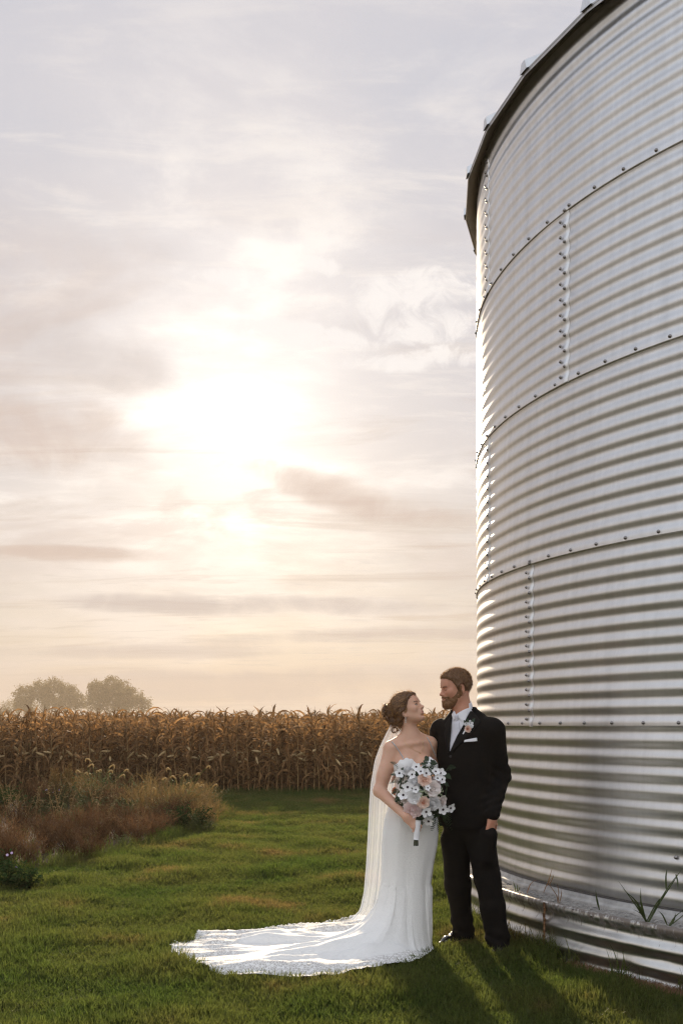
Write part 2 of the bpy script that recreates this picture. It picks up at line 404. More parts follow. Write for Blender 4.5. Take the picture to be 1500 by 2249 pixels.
def seam_theta(xpix, k=1.0):
    """angle on the wall (0 = facing -Y, positive towards +X) of the wall point seen at pixel column xpix"""
    dx, dy = (xpix - 750) / F, 1.0; n = math.hypot(dx, dy); dx /= n; dy /= n
    b = dx * BIN_C.x + dy * BIN_C.y; disc = b * b - (BIN_C.x ** 2 + BIN_C.y ** 2 - BIN_R ** 2)
    t = b - math.sqrt(max(disc, 0)); X, Y = t * dx - BIN_C.x, t * dy - BIN_C.y
    return math.atan2(X, -Y)
TH_L = seam_theta(1054); TH_R = seam_theta(1500)
seams = [None, 1168, 1074, 1246, 1073]           # pixel column of a vertical seam of each ring
N_RINGS = 5
for k in range(N_RINGS):
    z0 = SHEET_Z0 + k * RING
    if seams[k] is None: s0 = seam_theta(1076)
    else: s0 = seam_theta(seams[k])
    for q in range(8):
        th0 = s0 - SHEET_A + q * SHEET_A            # sheet 0 ends at the seam
        so = bpy.data.objects.new('wall_sheet', ME_SHEET); COL.objects.link(so); so.parent = bin_root
        so.location = (0, 0, z0); so.rotation_euler = (0, 0, th0)
        # bolts along the lower seam (not on the lowest ring: there a few anchor bolts)
        for b in range(12):
            th = (b + .5) / 12 * SHEET_A
            aw = (th0 + th + PI) % (2 * PI) - PI
            if TH_L - R_(14) < aw < TH_R + R_(14):
                if k > 0: add_bolt(so, BIN_R + AMP * .9 + .0035, th, .004, 0)
        aw = (th0 + SHEET_A + PI) % (2 * PI) - PI
        if TH_L - R_(14) < aw < TH_R + R_(14) :
            for w in range(11):
                add_bolt(so, BIN_R + AMP + .004, SHEET_A * 1.0065 - .0098, (w + 1) * CORR - .010, 0)
                add_bolt(so, BIN_R + AMP + .003, SHEET_A * 1.0065 - .0215, (w + .45) * CORR - .012, 0)
# the two low anchor bolts seen on the lowest ring
for xx, yy in ((1485, 1884), (1092, 1818)):
    th = seam_theta(xx); zz = CAM_H - (yy - HOR) * ((BIN_R * -math.cos(th)) + BIN_C.y) / F
    add_bolt(bin_root, BIN_R + .004, th, zz, 0)

# eave and roof: flat panels between ribs, each panel its own part
EAVE_Z = SHEET_Z0 + N_RINGS * RING
R_LIP = BIN_R + .105; LIP_Z = EAVE_Z - .055
rib0 = None
def lip_theta(xpix):
    dx, dy = (xpix - 750) / F, 1.0; n = math.hypot(dx, dy); dx /= n; dy /= n
    b = dx * BIN_C.x + dy * BIN_C.y; t = b - math.sqrt(max(b * b - (BIN_C.x ** 2 + BIN_C.y ** 2 - R_LIP ** 2), 0))
    return math.atan2(t * dx - BIN_C.x, -(t * dy - BIN_C.y))
NP = 36
SLOPE = math.tan(R_(30)); R_TOP = .5
thr = lip_theta(1152)
def roof_panel_mesh():
    mb = MB(); a = 2 * PI / NP
    def P(r, th, up=0.0): return cyl(r, th, LIP_Z + (R_LIP - r) * SLOPE + up)
    # sheet with thickness, a small turned-down lip and a raised rib along its high edge
    n = 8
    for (u0, d) in ((0, 0), (1, -.012)): pass
    top = [[P(R_LIP, t, .012), P(R_LIP - .6, t, .012), P(R_TOP, t, .012)] for t in (0.0, a)]
    bot = [[P(R_LIP, t), P(R_LIP - .6, t), P(R_TOP, t)] for t in (0.0, a)]
    mb.grid(np.array(top)); mb.grid(np.array(bot)[::-1])
    mb.add([top[0][0], top[1][0], bot[1][0], bot[0][0]], [(0, 1, 2, 3)])
    # hanging lip
    lp = [P(R_LIP - .002, 0.0), P(R_LIP - .002, a), P(R_LIP - .002, a, -.022), P(R_LIP - .002, 0.0, -.022)]
    lp2 = [P(R_LIP - .010, 0.0), P(R_LIP - .010, a), P(R_LIP - .010, a, -.022), P(R_LIP - .010, 0.0, -.022)]
    mb.add(lp + lp2, [(0, 1, 2, 3), (7, 6, 5, 4), (3, 2, 6, 7)])
    return mb.mesh('roof_panel', smooth=False)
def roof_rib_mesh():
    mb = MB()
    def P(r, s, up): 
        x, y, z = cyl(r, 0, LIP_Z + (R_LIP - r) * SLOPE + up); return (x + s, y, z)
    sec = [(-.045, .010), (-.022, .078), (.022, .078), (.045, .010)]
    G = [[P(r, s, u) for s, u in sec] for r in (R_LIP + .012, R_LIP - .8, R_TOP + .3)]
    mb.grid(np.array(G)); mb.add(G[0], [(0, 1, 2, 3)]); return mb.mesh('rib', smooth=False)
ME_PANEL = roof_panel_mesh(); ME_PANEL.materials.append(M_ROOF); ME_RIB = roof_rib_mesh(); ME_RIB.materials.append(M_GALV)
for q in range(NP):
    po = bpy.data.objects.new('roof_panel', ME_PANEL); COL.objects.link(po); po.parent = bin_root; po.rotation_euler = (0, 0, thr + q * 2 * PI / NP)
    ro = bpy.data.objects.new('rib', ME_RIB); COL.objects.link(ro); ro.parent = po
cap = MB(); prof = [(R_TOP + .15, 0), (R_TOP + .1, .12), (.3, .25), (.01, .3)]; zc = LIP_Z + (R_LIP - R_TOP) * SLOPE
cap.grid(np.array([[cyl(r, 2 * PI * q / 24, zc + u) for q in range(24)] for r, u in prof]), closed_v=True); cap.build('roof_cap', M_GALV, bin_root)
# inside of the eave: soffit strip closing wall to roof
so = MB(); so.grid(np.array([[cyl(BIN_R + .012, 2 * PI * q / 96, EAVE_Z - .03), ][0:1] + [cyl(BIN_R + .012, 2 * PI * q / 96, EAVE_Z + .01)] + [cyl(BIN_R - .02, 2 * PI * q / 96, EAVE_Z + .01)] for q in range(96)]), closed_u=True)
so.build('eave_strip', M_ROOF, bin_root)

# foundation: corrugated form ring, concrete top, base angle
FR = BIN_R + .215; FZ = SHEET_Z0 - .012
found = empty('bin_foundation', BIN_C)
tag(found, 'low corrugated metal foundation ring filled with rough concrete under the grain bin', 'foundation')
FP = .118
def found_arc(th0, th1, dents, name, off=0.0):
    n = max(8, int((th1 - th0) / R_(.7))); mb = MB(); zs = np.linspace(-.12, FZ, 46)
    G = np.zeros((n + 1, len(zs) + 1, 3))
    for i in range(n + 1):
        th = th0 + (th1 - th0) * i / n
        for j, z in enumerate(zs):
            r = FR + off + .0125 * math.cos(2 * PI * (FZ - z - .0205) / FP)
            r += .006 * mnoise.noise((th * 6, z * 3, 4.2)) + .003 * mnoise.noise((th * 30, z * 9, 1.2))
            for (dt, dz, dr, dep) in dents:
                q = ((th - dt) * FR / dr) ** 2 + ((z - dz) / (dr * .55)) ** 2
                r -= dep * math.exp(-q)
            G[i, j] = cyl(r, th, z)
        x, y, z = G[i, len(zs) - 1]; G[i, len(zs)] = cyl(FR + off - .02, th, FZ + .001)
    mb.grid(G); return mb.build(name, M_GALV_OLD, found)
def fth(xpix, r=FR):
    dx, dy = (xpix - 750) / F, 1.0; n = math.hypot(dx, dy); dx /= n; dy /= n
    b = dx * BIN_C.x + dy * BIN_C.y; t = b - math.sqrt(max(b * b - (BIN_C.x ** 2 + BIN_C.y ** 2 - r ** 2), 0))
    return math.atan2(t * dx - BIN_C.x, -(t * dy - BIN_C.y))
tj = fth(1200)
dents = [(fth(1372), .07, .09, .030), (fth(1425), .05, .07, .026), (fth(1390), .19, .03, .008), (fth(1460), .17, .035, .009), (fth(1340), .20, .03, .006), (fth(1300), .09, .16, .012), (fth(1480), .06, .1, .012)]
found_arc(tj, tj + R_(120), dents, 'form_sheet', .004)
found_arc(tj - R_(120), tj + .004, [(tj - .02, .10, .05, .012)], 'form_sheet', 0.0)
found_arc(tj + R_(119.5), tj + R_(240.5), [], 'form_sheet', -.004)
# rusty torn joint, streaks
rs = MB()
for s in range(10):
    zz = FZ - .005 - s * .034
    rs.tube([cyl(FR + .014 + .006 * random.random(), tj - .0015 + .002 * random.random(), zz), cyl(FR + .016 + .006 * random.random(), tj - .001 + .003 * random.random(), zz - .04)], [.007 + .005 * random.random(), .006], 5)
rs.build('torn_joint', M_RUST, found)
ho = MB()
for xx, yy, s in ((1302, 2012, .011), (1370, 2026, .006), (1443, 2041, .010), (1262, 1997, .006)):
    th = fth(xx); Yd = BIN_C.y - FR * math.cos(th); zz = CAM_H - (yy - HOR) * Yd / F
    ho = MB(); c0 = Vector(cyl(FR + .0165, th, zz)); nrm = Vector((math.sin(th), -math.cos(th), 0)); tg = Vector((math.cos(th), math.sin(th), 0))
    pts = [c0 + (tg * math.cos(q * PI / 4) + Vector((0, 0, 1)) * math.sin(q * PI / 4)) * s * random.uniform(.8, 1.1) for q in range(8)]
    ho.add([tuple(c0 + nrm * .006)] + [tuple(p) for p in pts] + [tuple(p - nrm * .02) for p in pts], [(0, 1 + q, 1 + (q + 1) % 8) for q in range(8)] + [(1 + q, 9 + q, 9 + (q + 1) % 8, 1 + (q + 1) % 8) for q in range(8)])
    ho.build('bolt', M_BOLT, found)
M_CONC = mat('rough_concrete', (.17, .16, .15), .95, var=(.42, .40, .37), vscale=38, bump=1.0, bscale=90, detail=8)
M_CONC2 = mat('base_angle_paint', (.30, .29, .28), .6, 0.3, var=(.52, .51, .49), vscale=14)
M_TAR = mat('sealant', (.03, .028, .026), .6, var=(.07, .06, .05), vscale=30)
cn = MB(); nth = 500; rad = np.linspace(BIN_R - .05, FR - .006, 10); G = np.zeros((nth, len(rad), 3))
for i in range(nth):
    th = TH_L - R_(60) + (R_(150)) * i / (nth - 1)
    for j, r in enumerate(rad):
        h = FZ - .004 - .006 * (j == len(rad) - 1) + .014 * mnoise.fractal((th * 40, r * 12, 0), 1, 2, 4) - .010 * (j / 9)
        G[i, j] = cyl(r, th, h)
cn.grid(G); cn.build('concrete_top', M_CONC, found)
cn = MB(); cn.grid(np.array([[cyl(r, TH_L + R_(90) + R_(210) * i / 60, FZ - .012) for r in (BIN_R - .05, FR - .006)] for i in range(61)])); cn.build('concrete_top', M_CONC, found)
an = MB(); sec = [(.014, .050), (.019, .050), (.020, .024), (.024, .020), (.046, .014), (.048, .008), (.048, -.01)]
an.grid(np.array([[cyl(BIN_R + a, 2 * PI * q / 160, FZ + b) for a, b in sec] for q in range(160)]), closed_u=True); an.build('base_angle', M_CONC2, bin_root)
an = MB(); sec = [(.0085, .065), (.015, .052), (.019, .052)]
an.grid(np.array([[cyl(BIN_R + a, 2 * PI * q / 160, FZ + b) for a, b in sec] for q in range(160)]), closed_u=True); an.build('sealant_bead', M_TAR, bin_root)
# crumbs and stones on the ledge
M_STONE = mat('stone_crumb', (.20, .19, .18), .95, var=(.45, .43, .40), vscale=30, hue=.3)
st = MB()
for q in range(520):
    th = TH_L - .2 + random.random() * (TH_R - TH_L + .5); r = BIN_R + .07 + random.random() ** .8 * .125; s = .003 + .008 * random.random() ** 2
    c0 = np.array(cyl(r, th, FZ - .004))
    d = rng.normal(size=(6, 3)); base = np.array([(1, 0, 0), (-1, 0, 0), (0, 1, 0), (0, -1, 0), (0, 0, .7), (0, 0, -.7)]) * s * (1 + .4 * d[:, :1])
    st.add(base + c0, [(0, 2, 4), (2, 1, 4), (1, 3, 4), (3, 0, 4), (2, 0, 5), (1, 2, 5), (3, 1, 5), (0, 3, 5)])
o = st.build('loose_crumbs', M_STONE, found, smooth=False); tag(o, kind='stuff')
# ------------------------------------------------------------------ ground
def bed_edge(Y):
    """right hand edge of the planted bed at depth Y"""
    ys = [7.5, 8.8, 10.3, 12.0, 14.0, 16.5, 18.3, 19.2, 20]; xs = [-4.6, -3.65, -2.85, -2.30, -1.98, -1.95, -2.5, -4.2, -9]
    return float(np.interp(Y, ys, xs))
def ground_h(x, y):
    return .018 * mnoise.noise((x * .7, y * .7, 3.1)) + .010 * mnoise.noise((x * 2.3, y * 2.3, 7.7))
M_SOIL = None
def ground_material():
    m = bpy.data.materials.new('lawn_ground'); m.use_nodes = True; nt = m.node_tree; N = nt.nodes; L = nt.links; b = N['Principled BSDF']; b.inputs['Roughness'].default_value = .95; b.inputs['Specular IOR Level'].default_value = .1
    g = N.new('ShaderNodeNewGeometry')
    n1 = N.new('ShaderNodeTexNoise'); n1.inputs['Scale'].default_value = 1.1; n1.inputs['Detail'].default_value = 6; L.new(g.outputs['Position'], n1.inputs['Vector'])
    n2 = N.new('ShaderNodeTexNoise'); n2.inputs['Scale'].default_value = 26; n2.inputs['Detail'].default_value = 6; L.new(g.outputs['Position'], n2.inputs['Vector'])
    c1 = N.new('ShaderNodeValToRGB'); L.new(n1.outputs['Fac'], c1.inputs[0]); c1.color_ramp.elements[0].position = .38; c1.color_ramp.elements[1].position = .66
    c1.color_ramp.elements[0].color = (.035, .055, .014, 1); c1.color_ramp.elements[1].color = (.085, .066, .030, 1)
    c2 = N.new('ShaderNodeValToRGB'); L.new(n2.outputs['Fac'], c2.inputs[0]); c2.color_ramp.elements[0].position = .35; c2.color_ramp.elements[1].position = .7
    c2.color_ramp.elements[0].color = (.45, .42, .38, 1); c2.color_ramp.elements[1].color = (1.2, 1.15, 1.0, 1)
    mx = N.new('ShaderNodeMix'); mx.data_type = 'RGBA'; mx.blend_type = 'MULTIPLY'; mx.inputs[0].default_value = 1; L.new(c1.outputs[0], mx.inputs[6]); L.new(c2.outputs[0], mx.inputs[7])
    L.new(mx.outputs[2], b.inputs['Base Color'])
    bp = N.new('ShaderNodeBump'); bp.inputs['Strength'].default_value = .8; bp.inputs['Distance'].default_value = .03; L.new(n2.outputs['Fac'], bp.inputs['Height']); L.new(bp.outputs[0], b.inputs['Normal'])
    return m
M_GROUND = ground_material()
xs = np.concatenate([[-3000, -600, -150, -50, -20], np.arange(-9, 9.01, .2), [20, 50, 150, 600, 3000]])
ys = np.concatenate([[-300, -60, -15, -5], np.arange(0, 24.01, .2), [30, 50, 100, 300, 900, 3500]])
G = np.array([[(x, y, ground_h(x, y) if abs(x) < 9.1 and 0 <= y < 24.1 else 0) for x in xs] for y in ys])
mb = MB(); mb.grid(G[:, ::-1]); gr = mb.build('ground', M_GROUND); tag(gr, kind='structure')

# gravel farmyard behind the camera (seen only mirrored in the bin)
M_YARD = mat('yard_gravel', (.085, .070, .050), .95, var=(.16, .135, .10), vscale=3, coords='World', bump=.6, bscale=30)
mb = MB(); mb.grid(np.array([[(x, y, .012) for x in (60, 12, 0, -12, -60)] for y in (-60, -30, -8, 1.2)])); tag(mb.build('farmyard', M_YARD), kind='structure')
# blades of the lawn: clumps instanced on scattered points (nobody could count them)
def grass_mat(name, c0, c1, c2, trans=.45):
    m = bpy.data.materials.new(name); m.use_nodes = True; nt = m.node_tree; N = nt.nodes; L = nt.links; b = N['Principled BSDF']; out = N['Material Output']
    b.inputs['Roughness'].default_value = .5; b.inputs['Specular IOR Level'].default_value = .35
    g = N.new('ShaderNodeNewGeometry')
    n1 = N.new('ShaderNodeTexNoise'); n1.inputs['Scale'].default_value = .85; n1.inputs['Detail'].default_value = 7; n1.inputs['Roughness'].default_value = .62; L.new(g.outputs['Position'], n1.inputs['Vector'])
    cr = N.new('ShaderNodeValToRGB'); e = cr.color_ramp.elements; e[0].position = .36; e[0].color = (*c0, 1); e[1].position = .57; e[1].color = (*c1, 1)
    e2 = e.new(.70); e2.color = (*c2, 1)
    L.new(n1.outputs['Fac'], cr.inputs[0])
    n2 = N.new('ShaderNodeTexNoise'); n2.inputs['Scale'].default_value = 45; n2.inputs['Detail'].default_value = 2; L.new(g.outputs['Position'], n2.inputs['Vector'])
    hs = N.new('ShaderNodeHueSaturation'); L.new(cr.outputs[0], hs.inputs['Color'])
    mr = N.new('ShaderNodeMapRange'); L.new(n2.outputs['Fac'], mr.inputs[0]); mr.inputs[1].default_value = .3; mr.inputs[2].default_value = .7; mr.inputs[3].default_value = .65; mr.inputs[4].default_value = 1.45; L.new(mr.outputs[0], hs.inputs['Value'])
    L.new(hs.outputs[0], b.inputs['Base Color'])
    tl = N.new('ShaderNodeBsdfTranslucent'); L.new(hs.outputs[0], tl.inputs['Color']); mx = N.new('ShaderNodeMixShader'); mx.inputs[0].default_value = trans
    L.new(b.outputs[0], mx.inputs[1]); L.new(tl.outputs[0], mx.inputs[2]); L.new(mx.outputs[0], out.inputs['Surface'])
    return m
M_GRASS = grass_mat('grass_blades', (.070, .108, .020), (.112, .126, .029), (.23, .150, .058), .6)

def clump_mesh(name, nb, spread, hmin, hmax, w, seed, droop=.5):
    r = np.random.default_rng(seed); mb = MB()
    for i in range(nb):
        a = r.uniform(0, 2 * PI); d = spread * math.sqrt(r.uniform()); p = np.array([d * math.cos(a), d * math.sin(a), -.005])
        h = r.uniform(hmin, hmax); az = r.uniform(0, 2 * PI); lean = r.uniform(.08, .75); ww = w * r.uniform(.7, 1.2)
        dirv = np.array([math.cos(az), math.sin(az), 0]); side = np.array([-math.sin(az), math.cos(az), 0]); az2 = r.uniform(0, PI); side = np.array([math.cos(az2), math.sin(az2), 0])
        t = np.array([0, .4, .75, 1.0]); pts = p + dirv * (lean * h * t ** 2)[:, None] + np.array([0, 0, 1]) * (h * (t - droop * lean * t ** 2 * .5))[:, None]
        wd = ww * np.array([.8, 1.0, .7, .08]); mb.ribbon(pts, wd, side)
    return mb.mesh(name)

def instancer(name, pts, rotz, scale, variants, mat_=None, tilt=None, kind='stuff'):
    """a point mesh whose points carry the given meshes (geometry nodes)"""
    me = bpy.data.meshes.new(name); P = np.asarray(pts, np.float32); n = len(P)
    me.vertices.add(n); me.vertices.foreach_set('co', P.ravel())
    rot = np.zeros((n, 3), np.float32); rot[:, 2] = rotz
    if tilt is not None: rot[:, :2] = tilt
    at = me.attributes.new('rot', 'FLOAT_VECTOR', 'POINT'); at.data.foreach_set('vector', rot.ravel())
    sc = np.broadcast_to(np.asarray(scale, np.float32).reshape(n, -1), (n, 3)).copy()
    at = me.attributes.new('scl', 'FLOAT_VECTOR', 'POINT'); at.data.foreach_set('vector', sc.ravel())
    at = me.attributes.new('pick', 'INT', 'POINT'); at.data.foreach_set('value', np.random.default_rng(n).integers(0, len(variants), n).astype(np.int32))
    o = bpy.data.objects.new(name, me); COL.objects.link(o)
    ng = bpy.data.node_groups.new(name + '_scatter', 'GeometryNodeTree')
    ng.interface.new_socket('Geometry', in_out='INPUT', socket_type='NodeSocketGeometry'); ng.interface.new_socket('Geometry', in_out='OUTPUT', socket_type='NodeSocketGeometry')
    N = ng.nodes; L = ng.links; gi = N.new('NodeGroupInput'); go = N.new('NodeGroupOutput')
    iop = N.new('GeometryNodeInstanceOnPoints'); iop.inputs['Pick Instance'].default_value = True
    g2i = N.new('GeometryNodeGeometryToInstance')
    for v in variants[::-1]:
        oi = N.new('GeometryNodeObjectInfo'); oi.inputs['Object'].default_value = v; oi.transform_space = 'ORIGINAL'; oi.inputs['As Instance'].default_value = True
        L.new(oi.outputs['Geometry'], g2i.inputs[0])
    def attr(nm, t):
        a = N.new('GeometryNodeInputNamedAttribute'); a.data_type = t; a.inputs['Name'].default_value = nm; return a.outputs['Attribute']
    L.new(gi.outputs[0], iop.inputs['Points']); L.new(g2i.outputs[0], iop.inputs['Instance']); L.new(attr('pick', 'INT'), iop.inputs['Instance Index'])
    e2r = N.new('FunctionNodeEulerToRotation'); L.new(attr('rot', 'FLOAT_VECTOR'), e2r.inputs[0]); L.new(e2r.outputs[0], iop.inputs['Rotation'])
    L.new(attr('scl', 'FLOAT_VECTOR'), iop.inputs['Scale']); L.new(iop.outputs[0], go.inputs[0])
    md = o.modifiers.new('scatter', 'NODES'); md.node_group = ng
    o['kind'] = kind
    return o
SRC = bpy.data.collections.new('scatter_sources')        # source meshes, not linked to the scene
def src(name, me, m):
    me.materials.append(m) if len(me.materials) == 0 else None
    o = bpy.data.objects.new(name, me); SRC.objects.link(o); return o
def inside_bin(x, y, r): return (x - BIN_C.x) ** 2 + (y - BIN_C.y) ** 2 < r * r
TRAIN_PX = [(941, 2072), (953, 2099), (925, 2122), (867, 2138), (787, 2153), (733, 2160), (669, 2167), (600, 2160), (536, 2162), (483, 2158), (413, 2133), (376, 2110), (379, 2094), (408, 2082), (440, 2066), (488, 2058), (547, 2060), (589, 2054), (648, 2046), (691, 2044), (736, 2038), (790, 2030), (850, 2030), (900, 2036), (930, 2052)]
TRAIN = np.array([((x - 750) * CAM_H / (y - HOR), F * CAM_H / (y - HOR)) for x, y in TRAIN_PX])    # outline of the gown's train on the ground
def in_poly(x, y, poly):
    c = np.zeros(len(x), bool); n = len(poly)
    for i in range(n):
        (x0, y0), (x1, y1) = poly[i], poly[(i + 1) % n]; c ^= ((y0 > y) != (y1 > y)) & (x < (x1 - x0) * (y - y0) / (y1 - y0 + 1e-12) + x0)
    return c
def scatter_lawn():
    P = []; S = []
    bands = [(2.2, 6.2, 1250), (6.2, 9, 1000), (9, 13, 620), (13, 21.6, 330)]
    for y0, y1, dens in bands:
        hw = lambda y: .40 * y + .9
        W = 2 * hw(y1); n = int(dens * (y1 - y0) * W)
        x = rng.uniform(-W / 2, W / 2, n); y = rng.uniform(y0, y1, n)
        keep = (np.abs(x) < .40 * y + .9) & ((x - BIN_C.x) ** 2 + (y - BIN_C.y) ** 2 > (FR + .03) ** 2)
        be = np.interp(y, [7.5, 8.8, 10.3, 12.0, 14.0, 16.5, 18.3, 19.2, 20], [-4.6, -3.65, -2.85, -2.30, -1.98, -1.95, -2.5, -4.2, -9])
        inbed = (x < be) & (y > 8.2) & (y < 19.5)
        keep &= ~inbed | (rng.uniform(size=n) < .0)
        cen = TRAIN.mean(0); keep &= ~in_poly(x, y, cen + (TRAIN - cen) * .97)
        for fx_, fy_ in ((.76, 6.66), (.69, 6.58), (1.0, 6.38), (.97, 6.26), (1.02, 6.44), (.81, 6.72)): keep &= (x - fx_) ** 2 + (y - fy_) ** 2 > .065 ** 2
        x, y = x[keep], y[keep]
        f = 1.0 if y1 < 13 else 1.25
        P += [(a, b, ground_h(a, b)) for a, b in zip(x, y)]; S.append(np.full(len(x), f))
    P = np.array(P); S = np.concatenate(S)
    h = np.array([.75 + .9 * max(0, mnoise.noise((p[0] * 1.6, p[1] * 1.6, 9.0)) + .25) for p in P])
    near = np.abs(np.hypot(P[:, 0] - BIN_C.x, P[:, 1] - BIN_C.y) - FR) < .16
    h = h * np.where(near & (P[:, 0] < 1.3), 1.25, np.where(near, .30, 1.0)) * rng.uniform(.7, 1.25, len(P))
    sc = np.stack([S * rng.uniform(.9, 1.2, len(P))] * 2 + [S * h], 1)
    return P, sc
P, sc_ = scatter_lawn()
GV = [src('grass_clump', clump_mesh('grass_clump', 21, .05, .028, .088, .0062, s), M_GRASS) for s in range(6)]
lawn = instancer('lawn_grass', P, rng.uniform(0, 2 * PI, len(P)), sc_, GV); tag(lawn, 'short green lawn grass with patches turning brown', 'grass', kind='stuff')
# ------------------------------------------------------------------ dry corn
M_CORN = [mat('dry_corn_leaf', (.135, .066, .026), .75, var=(.36, .215, .095), vscale=7, trans=.45, hue=.5, coords='Object', spec=.3),
          mat('dry_corn_stalk', (.22, .13, .055), .8, var=(.38, .26, .12), vscale=9, hue=.25),
          mat('corn_husk', (.50, .38, .20), .8, var=(.36, .25, .12), vscale=14, hue=.2)]
def corn_parts(seed):
    r = np.random.default_rng(seed); H = r.uniform(1.50, 1.74)
    st = MB(); bend = r.uniform(-.10, .10, 2); k = 7; t = np.linspace(0, 1, k)
    stem = np.stack([bend[0] * t ** 2, bend[1] * t ** 2, H * t * .93], 1)
    st.tube(stem, np.interp(t, [0, .3, 1], [.0135, .0115, .005]), 6)
    top = stem[-1]
    for q in range(r.integers(4, 8)):                      # tassel
        az = r.uniform(0, 2 * PI); l = r.uniform(.08, .17); sp = r.uniform(.1, .8)
        p = [top - np.array([0, 0, .04 * r.uniform()]), top + np.array([math.cos(az) * sp * l * .5, math.sin(az) * sp * l * .5, l * .65]), top + np.array([math.cos(az) * sp * l, math.sin(az) * sp * l, l * (1.0 - .35 * sp)])]
        st.tube(p, [.004, .0035, .0018], 3, cap=False)
    lf = MB(); az0 = r.uniform(0, 2 * PI); nl = r.integers(18, 23)
    for q in range(nl):
        z = .10 + (H * .93 - .12) * (q + r.uniform(0, .6)) / nl; az = az0 + PI * (q % 2) + r.normal(0, .55)
        o = np.array([np.interp(z, stem[:, 2], stem[:, 0]), np.interp(z, stem[:, 2], stem[:, 1]), z])
        u = z / H; L_ = r.uniform(.42, .80) * (1 - .30 * max(0, u - .6)); dead = r.uniform(.45, 1.1) + (.5 if u < .5 else 0)
        n = 8; s = np.linspace(0, 1, n); L_ *= (.5 if u > .85 else 1); ang = R_(70) - (R_(60) + R_(120) * dead) * s ** r.uniform(.7, 1.3)
        if u > .85: ang = R_(82) - R_(r.uniform(20, 170)) * s ** 1.6
        ang = np.maximum(ang, R_(-88)); step = L_ / (n - 1)
        rr = np.concatenate([[0], np.cumsum(np.cos(ang[:-1]) * step)]); hh = np.concatenate([[0], np.cumsum(np.sin(ang[:-1]) * step)])
        wob = r.normal(0, .03) * np.sin(s * PI * r.uniform(1, 3))
        d = np.array([math.cos(az), math.sin(az), 0]); sd = np.array([-math.sin(az), math.cos(az), 0])
        pts = o + d * rr[:, None] + sd * wob[:, None] + np.array([0, 0, 1]) * hh[:, None]
        tw = r.uniform(-2.6, 2.6) * s + r.uniform(-.5, .5); tang = np.gradient(pts, axis=0); tang /= np.linalg.norm(tang, axis=1)[:, None]
        nn = np.cross(tang, sd); wv = sd * np.cos(tw)[:, None] + nn * np.sin(tw)[:, None]
        wid = r.uniform(.034, .062) * np.interp(s, [0, .15, .6, 1], [.6, 1, .75, .05])
        lf.ribbon(pts, wid, wv, fold=r.uniform(.12, .35))
    ears = MB()
    for q in range(r.integers(1, 3)):
        z = r.uniform(.72, .98); az = r.uniform(0, 2 * PI); d = np.array([math.cos(az), math.sin(az), 0]); l = r.uniform(.16, .22); tilt = r.uniform(-.9, .7)
        a = np.array([np.interp(z, stem[:, 2], stem[:, 0]), np.interp(z, stem[:, 2], stem[:, 1]), z]); s = np.linspace(0, 1, 6)
        pts = a + (d * math.cos(tilt) + np.array([0, 0, math.sin(tilt)])) * (l * s)[:, None]
        ears.tube(pts, [.012, .024, .027, .024, .016, .004], 7)
    return st.mesh('corn_plant'), lf.mesh('leaves'), ears.mesh('ear')
CORN = []
for s in range(12):
    a, b, c3 = corn_parts(100 + s); a.materials.append(M_CORN[1]); b.materials.append(M_CORN[0]); c3.materials.append(M_CORN[2]); CORN.append((a, b, c3))
CORN_Y0 = 21.2; ROW = .72
def corn_spots(row):
    y = CORN_Y0 + row * ROW; x = -9.0 + rng.uniform(0, .1); out = []
    while x < 5.2:
        if not inside_bin(x, y, BIN_R + .4): out.append((x, y + rng.normal(0, .04)))
        x += rng.uniform(.10, .19)
    return out
cr_label = 'dry brown standing corn plant in the first rows behind the lawn'
n_ind = 0; rest = []
for row in range(26):
    for (x, y) in corn_spots(row):
        vis = -.36 * y < x < .145 * y
        if row < 4 and vis and n_ind < 298:
            k = rng.integers(0, 12); s = rng.uniform(.90, 1.12); rz = rng.uniform(0, 2 * PI)
            o = bpy.data.objects.new('corn_plant', CORN[k][0]); COL.objects.link(o); o.location = (x, y, -.02); o.rotation_euler = (rng.normal(0, .05), rng.normal(0, .06), rz); o.scale = (1, 1, s)
            tag(o, cr_label, 'corn', 'dry corn plants at the field edge')
            l = link('leaves', CORN[k][1], None, o); l['kind'] = 'stuff'; link('ear', CORN[k][2], None, o); n_ind += 1
        else: rest.append((x, y, -.02))
for row in range(26, 110, 2):                     # thinner farther back, only tops show
    y = CORN_Y0 + row * ROW; x = np.arange(-.45 * y, .35 * y, .45) + rng.uniform(-.2, .2, len(np.arange(-.45 * y, .35 * y, .45)))
    rest += [(a, y, -.02) for a in x]
def joined(k):
    me = MB(); 
    for i in range(3):
        m0 = CORN[k][i]; V = np.empty(len(m0.vertices) * 3); m0.vertices.foreach_get('co', V)
        me.add(V.reshape(-1, 3), [list(p.vertices) for p in m0.polygons], (1, 0, 2)[i])
    q = me.mesh('corn'); [q.materials.append(m) for m in M_CORN]; return q
CV = [bpy.data.objects.new('corn_source', joined(k)) for k in range(12)]
for o in CV: SRC.objects.link(o)
rest = np.array(rest); n = len(rest)
cf = instancer('corn_field', rest, rng.uniform(0, 2 * PI, n), np.stack([np.ones(n), np.ones(n), rng.uniform(.90, 1.12, n)], 1), CV, tilt=rng.normal(0, .06, (n, 2)))
tag(cf, 'rest of the dry corn field standing deep behind its first rows', 'corn field', kind='stuff')

